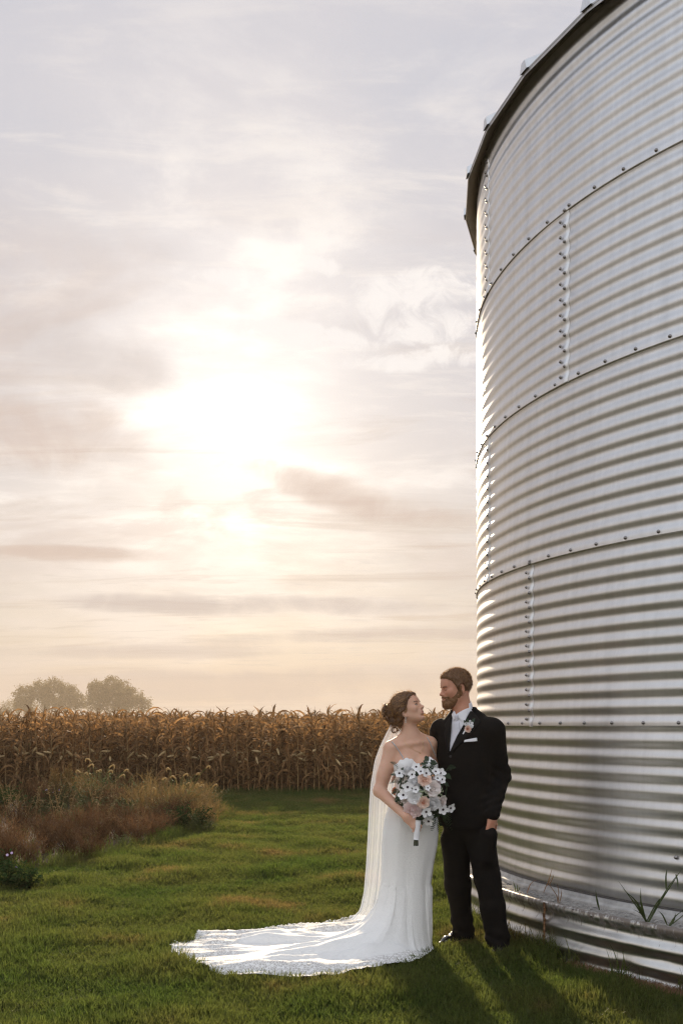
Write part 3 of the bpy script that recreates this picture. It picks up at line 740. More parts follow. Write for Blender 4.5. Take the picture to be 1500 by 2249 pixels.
# ------------------------------------------------------------------ far trees
M_BARK = mat('bark', (.07, .05, .035), .9, var=(.13, .10, .07), vscale=8, bump=.5)
M_TLEAF = mat('tree_leaf', (.095, .085, .022), .7, var=(.18, .135, .042), vscale=.5, trans=.4, coords='World')
TSC = 2.2
def far_tree(base, H, lobes, seed, label, trunk_r=.35, nleaf=21000, leaf=.36):
    r = np.random.default_rng(seed); root = empty('broadleaf_tree', base); root.scale = (TSC, TSC, TSC); tag(root, label, 'tree', 'trees far beyond the corn')
    tr = MB(); fork = H * .22
    tr.tube([(0, 0, -.2), (.05, 0, fork * .5), (.1, .05, fork)], [trunk_r * 1.3, trunk_r, trunk_r * .85], 8)
    for (lx, ly, lz, rad) in lobes:
        a = np.array([.1, .05, fork * .9]); b = np.array([lx, ly, lz]); mid = (a + b) / 2 + r.normal(0, .3, 3)
        tr.tube([a, mid, b], [trunk_r * .5, trunk_r * .28, .06], 6)
        for q in range(5):
            e = b + r.normal(0, rad * .55, 3); tr.tube([mid * .4 + b * .6, (b + e) / 2, e], [.10, .06, .02], 4, cap=False)
    tr.build('trunk', M_BARK, root)
    # leaves: small faces gathered in twig clumps inside the lobes
    wts = np.array([l[3] ** 2.2 for l in lobes]); wts /= wts.sum(); C = []
    nc = nleaf // 40
    for i in range(nc):
        l = lobes[r.choice(len(lobes), p=wts)]; d = r.normal(size=3); d /= np.linalg.norm(d); rad = l[3] * r.uniform(.35, 1.06) ** .6
        C.append(np.array(l[:3]) + d * rad * np.array([1, 1, .85]))
    C = np.repeat(np.array(C), 40, 0) + r.normal(0, .34, (nc * 40, 3)); n = len(C)
    u = r.normal(size=(n, 3)); u /= np.linalg.norm(u, axis=1)[:, None]; v = np.cross(u, r.normal(size=(n, 3))); v /= np.linalg.norm(v, axis=1)[:, None]
    s = leaf * r.uniform(.5, 1.1, n)[:, None]
    V = np.stack([C - u * s * .5, C + v * s * .32, C + u * s * .5, C - v * s * .32], 1).reshape(-1, 3)
    me = raw_mesh('crown', V, np.arange(4 * n).reshape(-1, 4)); o = link('crown', me, M_TLEAF, root); return root
def at_far(xp, Y): return ((xp - 750) * Y / F, Y, 0)
TY = 190.0 * TSC; mpp = TY / F
far_tree(at_far(250, TY), 10, [(-2.9, 0, 7.2, 2.1), (-.6, 1, 8.0, 2.2), (1.7, -1, 7.2, 2.1), (3.8, 0, 5.9, 1.9), (0, 0, 5.4, 2.4), (-3.2, 0, 5.0, 2.1), (5.4, .5, 4.8, 1.6), (2.2, 0, 4.6, 1.9)], 5, 'broad round hazy tree above the corn, right one of the pair')
far_tree(at_far(112, TY + 12), 10, [(-5.2, 0, 6.4, 2.2), (-2.4, .8, 7.7, 2.1), (.8, 0, 8.2, 2.0), (3.4, 0, 7.0, 1.9), (-.4, 0, 5.4, 2.1), (-5.2, 0, 4.4, 1.6), (2.8, 0, 4.8, 2.0), (5.2, 0, 5.4, 1.7)], 6, 'hazy tree with thin gappy crown above the corn, left of the pair', nleaf=18000)
far_tree(at_far(40, TY + 40), 6, [(-1.8, 0, 4.4, 1.6), (.6, 0, 5.2, 1.7), (2.8, 0, 4.0, 1.5), (-4.2, 0, 3.4, 1.4)], 7, 'small faint sparse tree at the left end above the corn', trunk_r=.2, nleaf=6500, leaf=.26)

# ------------------------------------------------------------------ planted bed on the left
M_MULCH = mat('mulch_soil', (.022, .014, .010), .95, var=(.075, .045, .028), vscale=26, bump=1.0, bscale=70, coords='World', detail=8)
ysb = np.arange(8.2, 19.6, .16); G = []
for y in ysb:
    e = bed_edge(y) + .08 * mnoise.noise((y * 1.7, 0, 0))
    row = []
    for t in np.linspace(0, 1, 60):
        x = -9.5 + (e + 9.5) * t; h = .035 * min(1, (1 - t) * (e + 9.5) / .3) * min(1, (y - 8.2) / .3, (19.55 - y) / .3)
        row.append((x, y, ground_h(x, y) - .012 + h + .018 * mnoise.noise((x * 4, y * 4, 2))))
    G.append(row)
mb = MB(); mb.grid(np.array(G)[:, ::-1]); bed = mb.build('flower_bed_soil', M_MULCH); tag(bed, kind='structure')
# mulch chips
mc = MB()
for q in range(2600):
    y = rng.uniform(8.6, 16.5); e = bed_edge(y); x = e - abs(rng.normal(0, 1.3)) - .03
    l, w = rng.uniform(.02, .06), rng.uniform(.008, .02); rot = Matrix.Rotation(rng.uniform(0, PI), 3, 'Z') @ Matrix.Rotation(rng.normal(0, .35), 3, 'X')
    mc.box((x, y, ground_h(x, y) + .032), (l, w, .006), rot)
o = mc.build('mulch_chips', mat('mulch_chip', (.05, .028, .018), .9, var=(.16, .10, .06), vscale=3, coords='World'), smooth=False); tag(o, 'loose brown bark mulch lying between the bed plants', 'mulch', kind='stuff')

M_LOVE = mat('brown_lovegrass', (.062, .031, .017), .85, spec=.08, var=(.14, .080, .040), vscale=9, trans=.35, hue=.45)
M_LOVE2 = mat('tan_grass', (.20, .13, .055), .85, spec=.08, var=(.34, .235, .09), vscale=4, trans=.4, hue=.25)
M_WEEDG = mat('weed_green', (.075, .105, .035), .75, spec=.2, var=(.15, .16, .06), vscale=5, trans=.4, hue=.3)
M_DKG = mat('dark_green_leaf', (.025, .050, .018), .95, spec=.0, var=(.055, .085, .03), vscale=5, trans=.3, hue=.2)
M_FOXG = mat('foxtail_stem', (.17, .20, .075), .8, spec=.1, var=(.25, .25, .10), vscale=8, trans=.45)
M_FOX = mat('foxtail_head', (.50, .37, .17), .7, var=(.62, .48, .24), vscale=20, trans=.5)
M_GOLD = mat('goldenrod_seed', (.30, .18, .06), .8, var=(.42, .28, .10), vscale=15, trans=.35)
M_ASTER = mat('lilac_petal', (.42, .34, .62), .6, var=(.55, .48, .72), vscale=30, trans=.3)
M_PALEW = mat('pale_weed_flower', (.62, .60, .50), .6, trans=.3)

def airy_grass(seed, H, W, n, heads=True, wid=.0075):
    """fountain of fine stems ending in a cloud of hair-thin side branches"""
    r = np.random.default_rng(seed); mb = MB()
    for i in range(n):
        az = r.uniform(0, 2 * PI); out = W * math.sqrt(r.uniform()) ; h = H * r.uniform(.55, 1.05) * (1 - .25 * (out / W) ** 2)
        b = np.array([r.normal(0, .05), r.normal(0, .05), 0]); d = np.array([math.cos(az), math.sin(az), 0]); t = np.linspace(0, 1, 5)
        pts = b + d * (out * t ** 1.6)[:, None] + np.array([0, 0, 1]) * (h * (t - .12 * t ** 3))[:, None]
        sd = np.array([-math.sin(az + r.normal(0, .7)), math.cos(az + r.normal(0, .7)), 0]); mb.ribbon(pts, wid * np.array([1, 1, .9, .7, .3]), sd)
        if heads:
            for q in range(r.integers(5, 9)):
                k = r.uniform(.5, 1); p0 = b + d * out * k ** 1.6 + np.array([0, 0, h * (k - .12 * k ** 3)]); e = p0 + np.array([r.normal(0, .05), r.normal(0, .05), r.uniform(.0, .08)])
                mid = (p0 + e) / 2; a2 = r.uniform(0, PI); mb.ribbon([p0, mid, e], [wid * .5, wid * .6, wid * .5], (math.cos(a2), math.sin(a2), .2))
    return mb.mesh('airy_grass')
def leafy(seed, H, W, nst, nl, ll, lw, upright=.6):
    r = np.random.default_rng(seed); mb = MB()
    for i in range(nst):
        az = r.uniform(0, 2 * PI); out = W * math.sqrt(r.uniform()); h = H * r.uniform(.5, 1.05); d = np.array([math.cos(az), math.sin(az), 0]); t = np.linspace(0, 1, 4)
        pts = d * (out * t ** 1.2)[:, None] + np.array([0, 0, 1]) * (h * t)[:, None]; mb.tube(pts, [.004, .0035, .003, .0015], 4, cap=False)
        for q in range(nl):
            k = r.uniform(.12, 1); p0 = d * out * k ** 1.2 + np.array([0, 0, h * k]); a2 = r.uniform(0, 2 * PI); e = np.array([math.cos(a2), math.sin(a2), r.uniform(-.3, upright)]); e /= np.linalg.norm(e)
            L_ = ll * r.uniform(.6, 1.2); s = np.array([0, .35, .7, 1]); pp = p0 + e * (L_ * s)[:, None] - np.array([0, 0, 1]) * (L_ * .35 * s ** 2)[:, None]
            sd = np.cross(e, (0, 0, 1)); sd /= np.linalg.norm(sd) + 1e-6; mb.ribbon(pp, lw * np.array([.3, 1, .8, .05]), sd, fold=.15)
    return mb.mesh('leafy')
LOVE = [airy_grass(20 + s, .50, .34, 95) for s in range(4)]
for m in LOVE: m.materials.append(M_LOVE)
TAN = [airy_grass(40 + s, .55, .33, 70) for s in range(3)]
for m in TAN: m.materials.append(M_LOVE2)
GRN = [leafy(60 + s, .42, .26, 26, 12, .085, .016) for s in range(3)]
for m in GRN: m.materials.append(M_WEEDG)
DRK = [leafy(70 + s, .40, .30, 30, 14, .07, .030, .4) for s in range(2)]
for m in DRK: m.materials.append(M_DKG)

def plant(name, me, xp, yp, scale, label, cat, group=None, dy=0.0, zs=1.0):
    """plant whose foot stands on the ground seen at pixel (xp, yp)"""
    Y = F * CAM_H / (yp - HOR) + dy; X = (xp - 750) * Y / F
    o = bpy.data.objects.new(name, me); COL.objects.link(o); o.location = (X, Y, ground_h(X, Y) + (.02 if X < bed_edge(Y) else -.005)); o.rotation_euler = (0, 0, rng.uniform(0, 2 * PI)); o.scale = (scale, scale, scale * zs)
    tag(o, label, cat, group); return o
g1 = 'brown airy grasses in the front of the bed'
front = [(20, 1880, 1.05), (62, 1905, .95), (105, 1880, 1.1), (150, 1885, 1.05), (188, 1895, .95), (215, 1872, 1.0), (40, 1845, 1.1), (90, 1850, 1.0), (135, 1848, 1.1), (180, 1850, 1.05), (228, 1848, .9),
         (262, 1850, .85), (300, 1858, .95), (335, 1850, .9), (285, 1830, 1.0), (325, 1826, 1.0), (358, 1838, .75), (-20, 1870, 1.1), (10, 1915, .9), (-30, 1900, 1.0), (245, 1818, .9), (205, 1822, .9)]
for i, (a, b, s) in enumerate(front):
    plant('brown_grass_clump', LOVE[i % 4], a, b, s * .92, 'reddish brown airy grass clump massed along the front of the bed', 'ornamental grass', g1, zs=rng.uniform(.85, 1.1))
g2 = 'tan grasses in the middle of the bed'
mid = [(120, 1795, 1.0, 0), (170, 1790, 1.1, 1), (225, 1795, 1.0, 0), (262, 1790, .95, 0), (310, 1800, 1.0, 1), (345, 1795, 1.0, 1), (385, 1800, .95, 1), (420, 1796, 1.0, 1), (450, 1800, .9, 1), (462, 1815, .75, 1), (405, 1815, .8, 0), (440, 1824, .7, 1), (370, 1815, .9, 0), (200, 1775, 1.1, 1), (330, 1778, 1.1, 1), (285, 1778, 1.0, 0), (435, 1782, .95, 1), (90, 1780, 1.0, 0)]
for i, (a, b, s, k) in enumerate(mid):
    plant('tan_grass_clump', (TAN if k else LOVE)[i % 3], a, b, s * 1.2, 'loose tan grass clump in the middle of the bed' if k else 'brown hazy grass clump in the middle of the bed', 'ornamental grass', g2 if k else 'brown grasses in the middle of the bed')
plant('red_grass_tuft', LOVE[1], 60, 1790, 1.15, 'rust red pointed grass tuft leaning at the left of the bed', 'ornamental grass', zs=1.25).rotation_euler = (.05, .35, 1)
gw = 'green weeds among the bed grasses'
for i, (a, b, s) in enumerate([(130, 1800, 1.0), (160, 1815, .9), (195, 1800, 1.0), (240, 1815, .9), (280, 1812, 1.0), (300, 1785, 1.0), (350, 1810, .9), (390, 1830, .7), (95, 1805, .9), (205, 1785, 1.15), (225, 1770, 1.2), (250, 1780, 1.1), (420, 1835, .7), (455, 1835, .6), (270, 1870, .55), (465, 1790, .8), (400, 1775, 1.0), (155, 1770, 1.1)]):
    plant('green_weed', GRN[i % 3], a, b, s * (1.35 if b < 1805 else 1.0), 'leafy pale green weed growing between the bed grasses', 'weed', gw)
for a, b, s, lab in [(402, 1832, 1.05, 'dark green bushy plant at the right end of the bed'), (430, 1826, .95, 'dark green mound beside the lawn at the bed corner'), (70, 1800, .9, 'dark green leafy plant beside the rust red tuft'), (20, 1955, .72, 'dark green aster bush in the lower left corner'), (-10, 1935, .8, 'dark leafy bush cut by the left picture edge'), (8, 1795, 1.35, 'yellow green vine leaves at the left edge of the bed'), (55, 1960, .7, 'low dark green plant at the near corner of the bed'), (345, 1842, .6, 'small dark weed at the front edge of the bed')]:
    o = plant('leafy_bush', DRK[int(a) % 2], a, b, s, lab, 'bush')
# foxtail grasses: tall green blades with nodding bristly heads, each head a part
def foxtail(xp, yp, heads, label, H=.85):
    Y = F * CAM_H / (yp - HOR); X = (xp - 750) * Y / F; root = empty('foxtail_grass', (X, Y, ground_h(X, Y) + .015)); tag(root, label, 'foxtail grass', 'foxtail grasses standing above the bed')
    st = MB()
    for (hx, hy, ln, way) in heads:
        ln *= 1.35
        top = Vector(((hx - xp) * Y / F, rng.uniform(-.12, .12), CAM_H - (hy - HOR) * Y / F)); b = Vector((rng.normal(0, .05), rng.normal(0, .05), 0)); mid = b.lerp(top, .55) + Vector((0, 0, .06))
        p = [b + (mid - b) * t for t in (0, .5)] + [mid, mid.lerp(top, .6) + Vector((0, 0, .02)), top]; st.tube(p, [.006, .0055, .005, .0045, .004], 4, cap=False)
        s = np.linspace(0, 1, 7); arc = [top + Vector((way * ln * .62 * math.sin(t * 1.75), 0, ln * .38 * math.sin(t * 2.75) - ln * .2 * t * t)) for t in s]
        hb = MB(); hb.tube(arc, [.006, .012, .0145, .0145, .013, .010, .003], 6)
        for q in range(60):                                # bristles
            i = rng.integers(0, 6); c0 = arc[i].lerp(arc[i + 1], rng.uniform()); dd = Vector(rng.normal(size=3)).normalized(); t = (arc[i + 1] - arc[i]).normalized()
            e = c0 + dd * .026 + t * .012; w = Vector(rng.normal(size=3)).normalized() * .0011; hb.add([tuple(c0 - w), tuple(c0 + w), tuple(e)], [(0, 1, 2)])
        hb.build('seed_head', M_FOX, root)
        for q in range(6):
            k = rng.uniform(.15, .85); p0 = np.array(b.lerp(mid, k)); a2 = rng.uniform(0, 2 * PI); L_ = rng.uniform(.18, .34); s4 = np.linspace(0, 1, 5)
            pts = p0 + np.array([math.cos(a2), math.sin(a2), 0]) * (L_ * .75 * s4)[:, None] + np.array([0, 0, 1]) * (L_ * (.8 * s4 - .75 * s4 ** 2))[:, None]
            st.ribbon(pts, .027 * np.array([.7, 1, .8, .5, .05]), (-math.sin(a2), math.cos(a2), 0), fold=.2)
    st.build('stems_and_blades', M_FOXG, root)
foxtail(215, 1782, [(196, 1688, .12, 1), (178, 1700, .09, -1), (205, 1676, .13, -1), (240, 1690, .12, 1), (232, 1702, .11, 1), (258, 1712, .12, 1), (272, 1698, .09, 1), (186, 1704, .08, 1), (222, 1700, .08, -1), (214, 1698, .07, 1)], 'tall foxtail grass cluster with pale nodding heads in the bed centre')
foxtail(385, 1800, [(377, 1694, .08, -1), (356, 1716, .08, 1), (388, 1712, .09, -1), (400, 1708, .09, 1), (410, 1726, .07, 1), (428, 1728, .07, 1), (440, 1730, .08, 1), (452, 1690, .08, 1), (468, 1730, .08, 1), (340, 1738, .07, -1), (433, 1704, .06, 1)], 'foxtail grass with small curled heads at the right end of the bed')
def goldenrod(xp, yp, tx, ty, label):
    Y = F * CAM_H / (yp - HOR); X = (xp - 750) * Y / F; root = empty('goldenrod_plant', (X, Y, ground_h(X, Y) + .015)); tag(root, label, 'goldenrod', 'dry goldenrod plants in the bed')
    st = MB(); pl = MB(); H = CAM_H - (ty - HOR) * Y / F
    for q in range(7):
        top = Vector(((tx - xp) * Y / F + rng.normal(0, .05), rng.normal(0, .08), H * rng.uniform(.78, 1.02))); b = Vector((rng.normal(0, .04), rng.normal(0, .04), 0)); st.tube([b, b.lerp(top, .5), top], [.004, .0035, .002], 4, cap=False)
        for w in range(46):
            k = rng.uniform(.58, 1.0); c0 = b.lerp(top, k); a2 = rng.uniform(0, 2 * PI); r = .075 * (1.08 - k) ** .5 + .01; e = c0 + Vector((math.cos(a2) * r, math.sin(a2) * r, rng.uniform(.0, .06)))
            pl.tube([c0, e], [.0025, .007], 3, cap=True)
            if k < .8: e2 = c0 + Vector((math.cos(a2) * .07, math.sin(a2) * .07, .03)); st.ribbon([tuple(c0), tuple(c0.lerp(e2, .5)), tuple(e2)], [.004, .009, .001], (-math.sin(a2), math.cos(a2), .2))
    st.build('stems', M_WEEDG, root); pl.build('plumes', M_GOLD, root)
goldenrod(118, 1790, 118, 1688, 'dry golden plume plant at the left of the bed, shorter one')
goldenrod(152, 1788, 146, 1682, 'dry golden plume plant beside the foxtails, taller one')
def aster(xp, yp, spots, label, H=.4):
    Y = F * CAM_H / (yp - HOR); X = (xp - 750) * Y / F; root = empty('aster_plant', (X, Y, ground_h(X, Y) + .015)); tag(root, label, 'aster')
    st = MB()
    for hx, hy in spots:
        top = Vector(((hx - xp) * Y / F, rng.uniform(-.15, .05), CAM_H - (hy - HOR) * Y / F)); st.tube([(rng.normal(0, .03), rng.normal(0, .03), 0), tuple(top * .5 + Vector((0, 0, .02))), tuple(top)], [.003, .0025, .002], 4, cap=False)
        fl = MB()
        for q in range(12):
            a = 2 * PI * q / 12; u = Vector((math.cos(a), -.5 + .3 * math.sin(a), math.sin(a) * .8)).normalized(); s = Vector((-math.sin(a), 0, math.cos(a))); fl.ribbon([tuple(top), tuple(top + u * .008), tuple(top + u * .014)], [.002, .005, .003], tuple(s))
        fl.build('flower', M_ASTER, root)
    st.build('stems', M_DKG, root)
aster(110, 1790, [(100, 1738), (122, 1742), (128, 1744), (108, 1737), (133, 1737)], 'thin aster with a few lilac flowers left of the foxtails')
aster(25, 1950, [(28, 1877), (24, 1879), (40, 1908)], 'aster with lilac flowers in the lower left corner')

M_STALK = mat('dry_seed_stalk', (.26, .17, .075), .75, var=(.40, .29, .13), vscale=6, trans=.4, hue=.25)
def seed_stalk(seed):
    r = np.random.default_rng(seed); mb = MB()
    for i in range(5):
        az = r.uniform(0, 2 * PI); l = r.uniform(.45, .85); lean = r.uniform(.05, .4); t = np.linspace(0, 1, 6); b = np.array((r.normal(0, .04), r.normal(0, .04), 0))
        P = b + np.array((math.cos(az), math.sin(az), 0)) * (l * lean * t ** 1.7)[:, None] + np.array((0, 0, 1)) * (l * t * (1 - .1 * lean * t))[:, None]; mb.tube(P, np.linspace(.0042, .0022, 6), 4, cap=False)
        for q in range(16):
            k = r.uniform(.55, 1); p0 = np.array([np.interp(k, t, P[:, j]) for j in range(3)]); e = p0 + np.array((r.normal(0, .022), r.normal(0, .022), r.uniform(.0, .035))); mb.tube([p0, e], [.002, .0052], 4)
        for q in range(4):
            k = r.uniform(.1, .6); p0 = np.array([np.interp(k, t, P[:, j]) for j in range(3)]); a2 = r.uniform(0, 2 * PI); s4 = np.linspace(0, 1, 5); L_ = r.uniform(.12, .25); pp = p0 + np.array((math.cos(a2), math.sin(a2), 0)) * (L_ * .8 * s4)[:, None] + np.array((0, 0, 1)) * (L_ * (.7 * s4 - .8 * s4 ** 2))[:, None]; mb.ribbon(pp, .012 * np.array([.6, 1, .8, .5, .05]), (-math.sin(a2), math.cos(a2), 0), fold=.2)
    m = mb.mesh('seed_stalk'); m.materials.append(M_STALK); return m
STK = [seed_stalk(400 + i) for i in range(4)]
for i, (a, b, s) in enumerate([(30, 1830, .8), (75, 1812, .9), (120, 1812, .8), (165, 1800, 1.0), (210, 1812, .85), (250, 1800, .9), (290, 1806, .8), (330, 1812, .8), (360, 1800, .95), (410, 1806, .8), (445, 1810, .75), (265, 1775, 1.0), (175, 1772, 1.05), (320, 1770, 1.0), (395, 1772, .95), (100, 1770, 1.0), (55, 1835, .8), (240, 1840, .65), (140, 1835, .7), (310, 1840, .6), (15, 1810, .9), (455, 1790, .8)]):
    plant('seed_stalk_plant', STK[i % 4], a, b, s * .95, 'thin straw coloured seed stalks rising above the bed grasses', 'weed', 'straw coloured seed stalks in the bed')
# tall grass fringe along the bed edge and at the corn foot
TALL = [src('tall_grass_source', clump_mesh('tall_clump', 16, .05, .07, .20, .005, 200 + s), M_GRASS) for s in range(3)]
P = []
for q in range(900):
    y = rng.uniform(8.2, 18.5); e = bed_edge(y); x = e + rng.normal(0, .09); P.append((x, y, ground_h(x, y)))
for q in range(1500):
    x = rng.uniform(-9, 4.5); y = CORN_Y0 - abs(rng.normal(.1, .25)); P.append((x, y, ground_h(x, y)))
for q in range(150):
    th = rng.uniform(TH_L - .3, TH_R + .3) if q < 60 else rng.uniform(fth(1040), fth(1230)); r = FR + .02 + abs(rng.normal(0, .04)); P.append((BIN_C.x + r * math.sin(th), BIN_C.y - r * math.cos(th), 0))
for q in range(900):
    y = rng.uniform(8.3, 19); e = bed_edge(y); x = e - rng.uniform(0, 5.0); P.append((x, y, ground_h(x, y) + .01))
P = np.array(P); fr = instancer('edge_grass', P, rng.uniform(0, 6.3, len(P)), rng.uniform(.55, 1.25, len(P)), TALL); tag(fr, 'longer uncut grass along the bed, corn and bin edges', 'grass', kind='stuff')
# dead thatch strip at the foot of the foundation
M_THATCH = mat('dead_thatch', (.17, .085, .045), .9, var=(.32, .20, .11), vscale=20, coords='World', trans=.2)
TH = [src('thatch_source', clump_mesh('thatch', 14, .04, .015, .05, .0035, 300 + s, droop=1.2), M_THATCH) for s in range(2)]
P = []
for q in range(2200):
    th = rng.uniform(fth(1260), TH_R + .35); r = FR + .005 + abs(rng.normal(0, .055)); P.append((BIN_C.x + r * math.sin(th), BIN_C.y - r * math.cos(th), .0))
P = np.array(P); t_ = instancer('dead_grass_strip', P, rng.uniform(0, 6.3, len(P)), rng.uniform(.7, 1.2, len(P)), TH, tilt=rng.normal(0, .5, (len(P), 2))); tag(t_, 'dead brown grass along the foot of the foundation', 'grass', kind='stuff')

# weeds rooted in the ledge of the foundation
M_LEDGEG = mat('ledge_weed', (.045, .075, .02), .5, var=(.09, .11, .035), vscale=20, trans=.35)
M_LEDGEB = mat('ledge_weed_dry', (.22, .10, .04), .7, var=(.34, .19, .08), vscale=20, trans=.35)
def ledge_weed(xp, yp, blades, mt, label, w=.010):
    th = fth(xp, FR - .05); Yd = BIN_C.y - (FR - .05) * math.cos(th); b0 = Vector((BIN_C.x + (FR - .05) * math.sin(th), Yd, FZ - .01)); root = empty('ledge_weed', b0)
    tag(root, label, 'weed', 'weeds on the foundation ledge')
    for pts in blades:
        P3 = [Vector(((qx - xp) * Yd / F, -.02 * i + rng.normal(0, .008), (yp - qy) * Yd / F)) for i, (qx, qy) in enumerate(pts)]
        P3 = [p for p in P3]; n = 7; ts = np.linspace(0, 1, n); k = len(P3)
        arr = np.array([tuple(p) for p in P3]); tt = np.linspace(0, 1, k); C = np.stack([np.interp(ts, tt, arr[:, i]) for i in range(3)], 1)
        C[1:-1] = (C[:-2] + 2 * C[1:-1] + C[2:]) / 4
        mb = MB(); mb.ribbon(C, w * np.interp(ts, [0, .2, .7, 1], [.6, 1, .8, .06]), (.8, -.6, .1), fold=.2); mb.build('blade', mt, root)
    return root
ledge_weed(1420, 2022, [[(1420, 2022), (1395, 1985), (1352, 1927)], [(1418, 2020), (1398, 1975), (1362, 1945)], [(1420, 2022), (1402, 1990), (1385, 1965)], [(1420, 2022), (1405, 1990), (1401, 1942)], [(1421, 2022), (1412, 2000), (1402, 1960)], [(1422, 2022), (1437, 1990), (1462, 1940), (1486, 1905)], [(1424, 2020), (1442, 1985), (1470, 1935), (1490, 1900)], [(1462, 1948), (1460, 1920), (1461, 1903)], [(1483, 1915), (1486, 1930), (1483, 1947)], [(1422, 2020), (1430, 1995), (1448, 1960), (1440, 1985)], [(1422, 2022), (1408, 2002), (1386, 1990)]], M_LEDGEG, 'tall green weed growing from the foundation ledge at the right')
ledge_weed(1470, 2033, [[(1470, 2033), (1482, 2010), (1500, 1990)], [(1470, 2033), (1480, 2018), (1478, 2000)], [(1465, 2030), (1452, 2005), (1440, 1995)], [(1470, 2033), (1490, 2015), (1515, 1990)]], M_LEDGEG, 'short green weed on the ledge at the right picture edge')
ledge_weed(1316, 1985, [[(1316, 1976), (1309, 1958), (1304, 1930)], [(1316, 1978), (1311, 1960), (1307, 1945)]], M_LEDGEG, 'single thin dark green blade on the ledge')
ledge_weed(1225, 1985, [[(1225, 1985), (1222, 1965), (1205, 1945), (1198, 1925)], [(1225, 1985), (1226, 1960), (1221, 1938)], [(1228, 1985), (1232, 1965), (1230, 1950)], [(1200, 1945), (1206, 1925), (1211, 1905)], [(1205, 1945), (1212, 1930), (1213, 1918)]], M_LEDGEB, 'reddish dry weed on the ledge beside the torn joint', .006)
ledge_weed(1157, 1945, [[(1157, 1940), (1162, 1918), (1176, 1907), (1191, 1909)], [(1193, 1938), (1200, 1920), (1211, 1903)]], M_LEDGEB, 'two orange bent grass stalks on the ledge near the groom', .007)
ledge_weed(1133, 1962, [[(1133, 1962), (1130, 1950), (1124, 1935)], [(1134, 1962), (1136, 1950), (1134, 1944)], [(1134, 1962), (1140, 1955), (1139, 1948)]], M_LEDGEG, 'tiny yellow green weed on the ledge behind the groom', .008)
# ------------------------------------------------------------------ sculpting kit: smooth blends of round shapes -> one continuous surface
class Frame:
    def __init__(s, o, x, y, z, k=1.0):
        s.o = np.array(o, float); s.R = np.stack([np.array(x, float), np.array(y, float), np.array(z, float)], 1); s.k = k
    def p(s, v): return s.o + s.R @ (np.asarray(v, float) * s.k)
IDF = Frame((0, 0, 0), (1, 0, 0), (0, 1, 0), (0, 0, 1))
def smin(a, b, k):
    if k <= 0: return np.minimum(a, b)
    h = np.maximum(k - np.abs(a - b), 0) / k
    return np.minimum(a, b) - h * h * k * .25
class Sculpt:
    def __init__(s): s.ops = []; s.post = []
    def ell(s, c, r, k=.02, fr=IDF, sub=False, rot=None):
        c0 = fr.p(c); r = np.array(r, float) * fr.k; R = fr.R if rot is None else fr.R @ np.array(rot); m = r.max() + k + .03
        def f(P):
            q = (P - c0) @ R; k0 = np.linalg.norm(q / r, axis=1); k1 = np.linalg.norm(q / (r * r), axis=1); return k0 * (k0 - 1) / (k1 + 1e-9)
        s.ops.append((f, c0 - m, c0 + m, k, sub)); return s
    def cap(s, a, b, ra, rb, k=.02, fr=IDF, sub=False, flat=None):
        a0, b0 = fr.p(a), fr.p(b); ra *= fr.k; rb *= fr.k; m = max(ra, rb) + k + .03; ab = b0 - a0; L2 = ab @ ab + 1e-12
        def f(P):
            q = P - a0; t = np.clip(q @ ab / L2, 0, 1); return np.linalg.norm(q - t[:, None] * ab, axis=1) - (ra + (rb - ra) * t)
        s.ops.append((f, np.minimum(a0, b0) - m, np.maximum(a0, b0) + m, k, sub)); return s
    def chain(s, pts, rad, k=.02, fr=IDF):
        for i in range(len(pts) - 1): s.cap(pts[i], pts[i + 1], rad[i], rad[i + 1], k, fr)
        return s
    def __call__(s, P):
        P = np.asarray(P, float); d = np.full(len(P), 1.0)
        for f, lo, hi, k, sub in s.ops:
            m = np.all((P > lo) & (P < hi), axis=1)
            if not m.any(): continue
            v = f(P[m]); d[m] = -smin(-d[m], v, k) if sub else smin(d[m], v, k)
        for g in s.post: d = g(P, d)
        return d
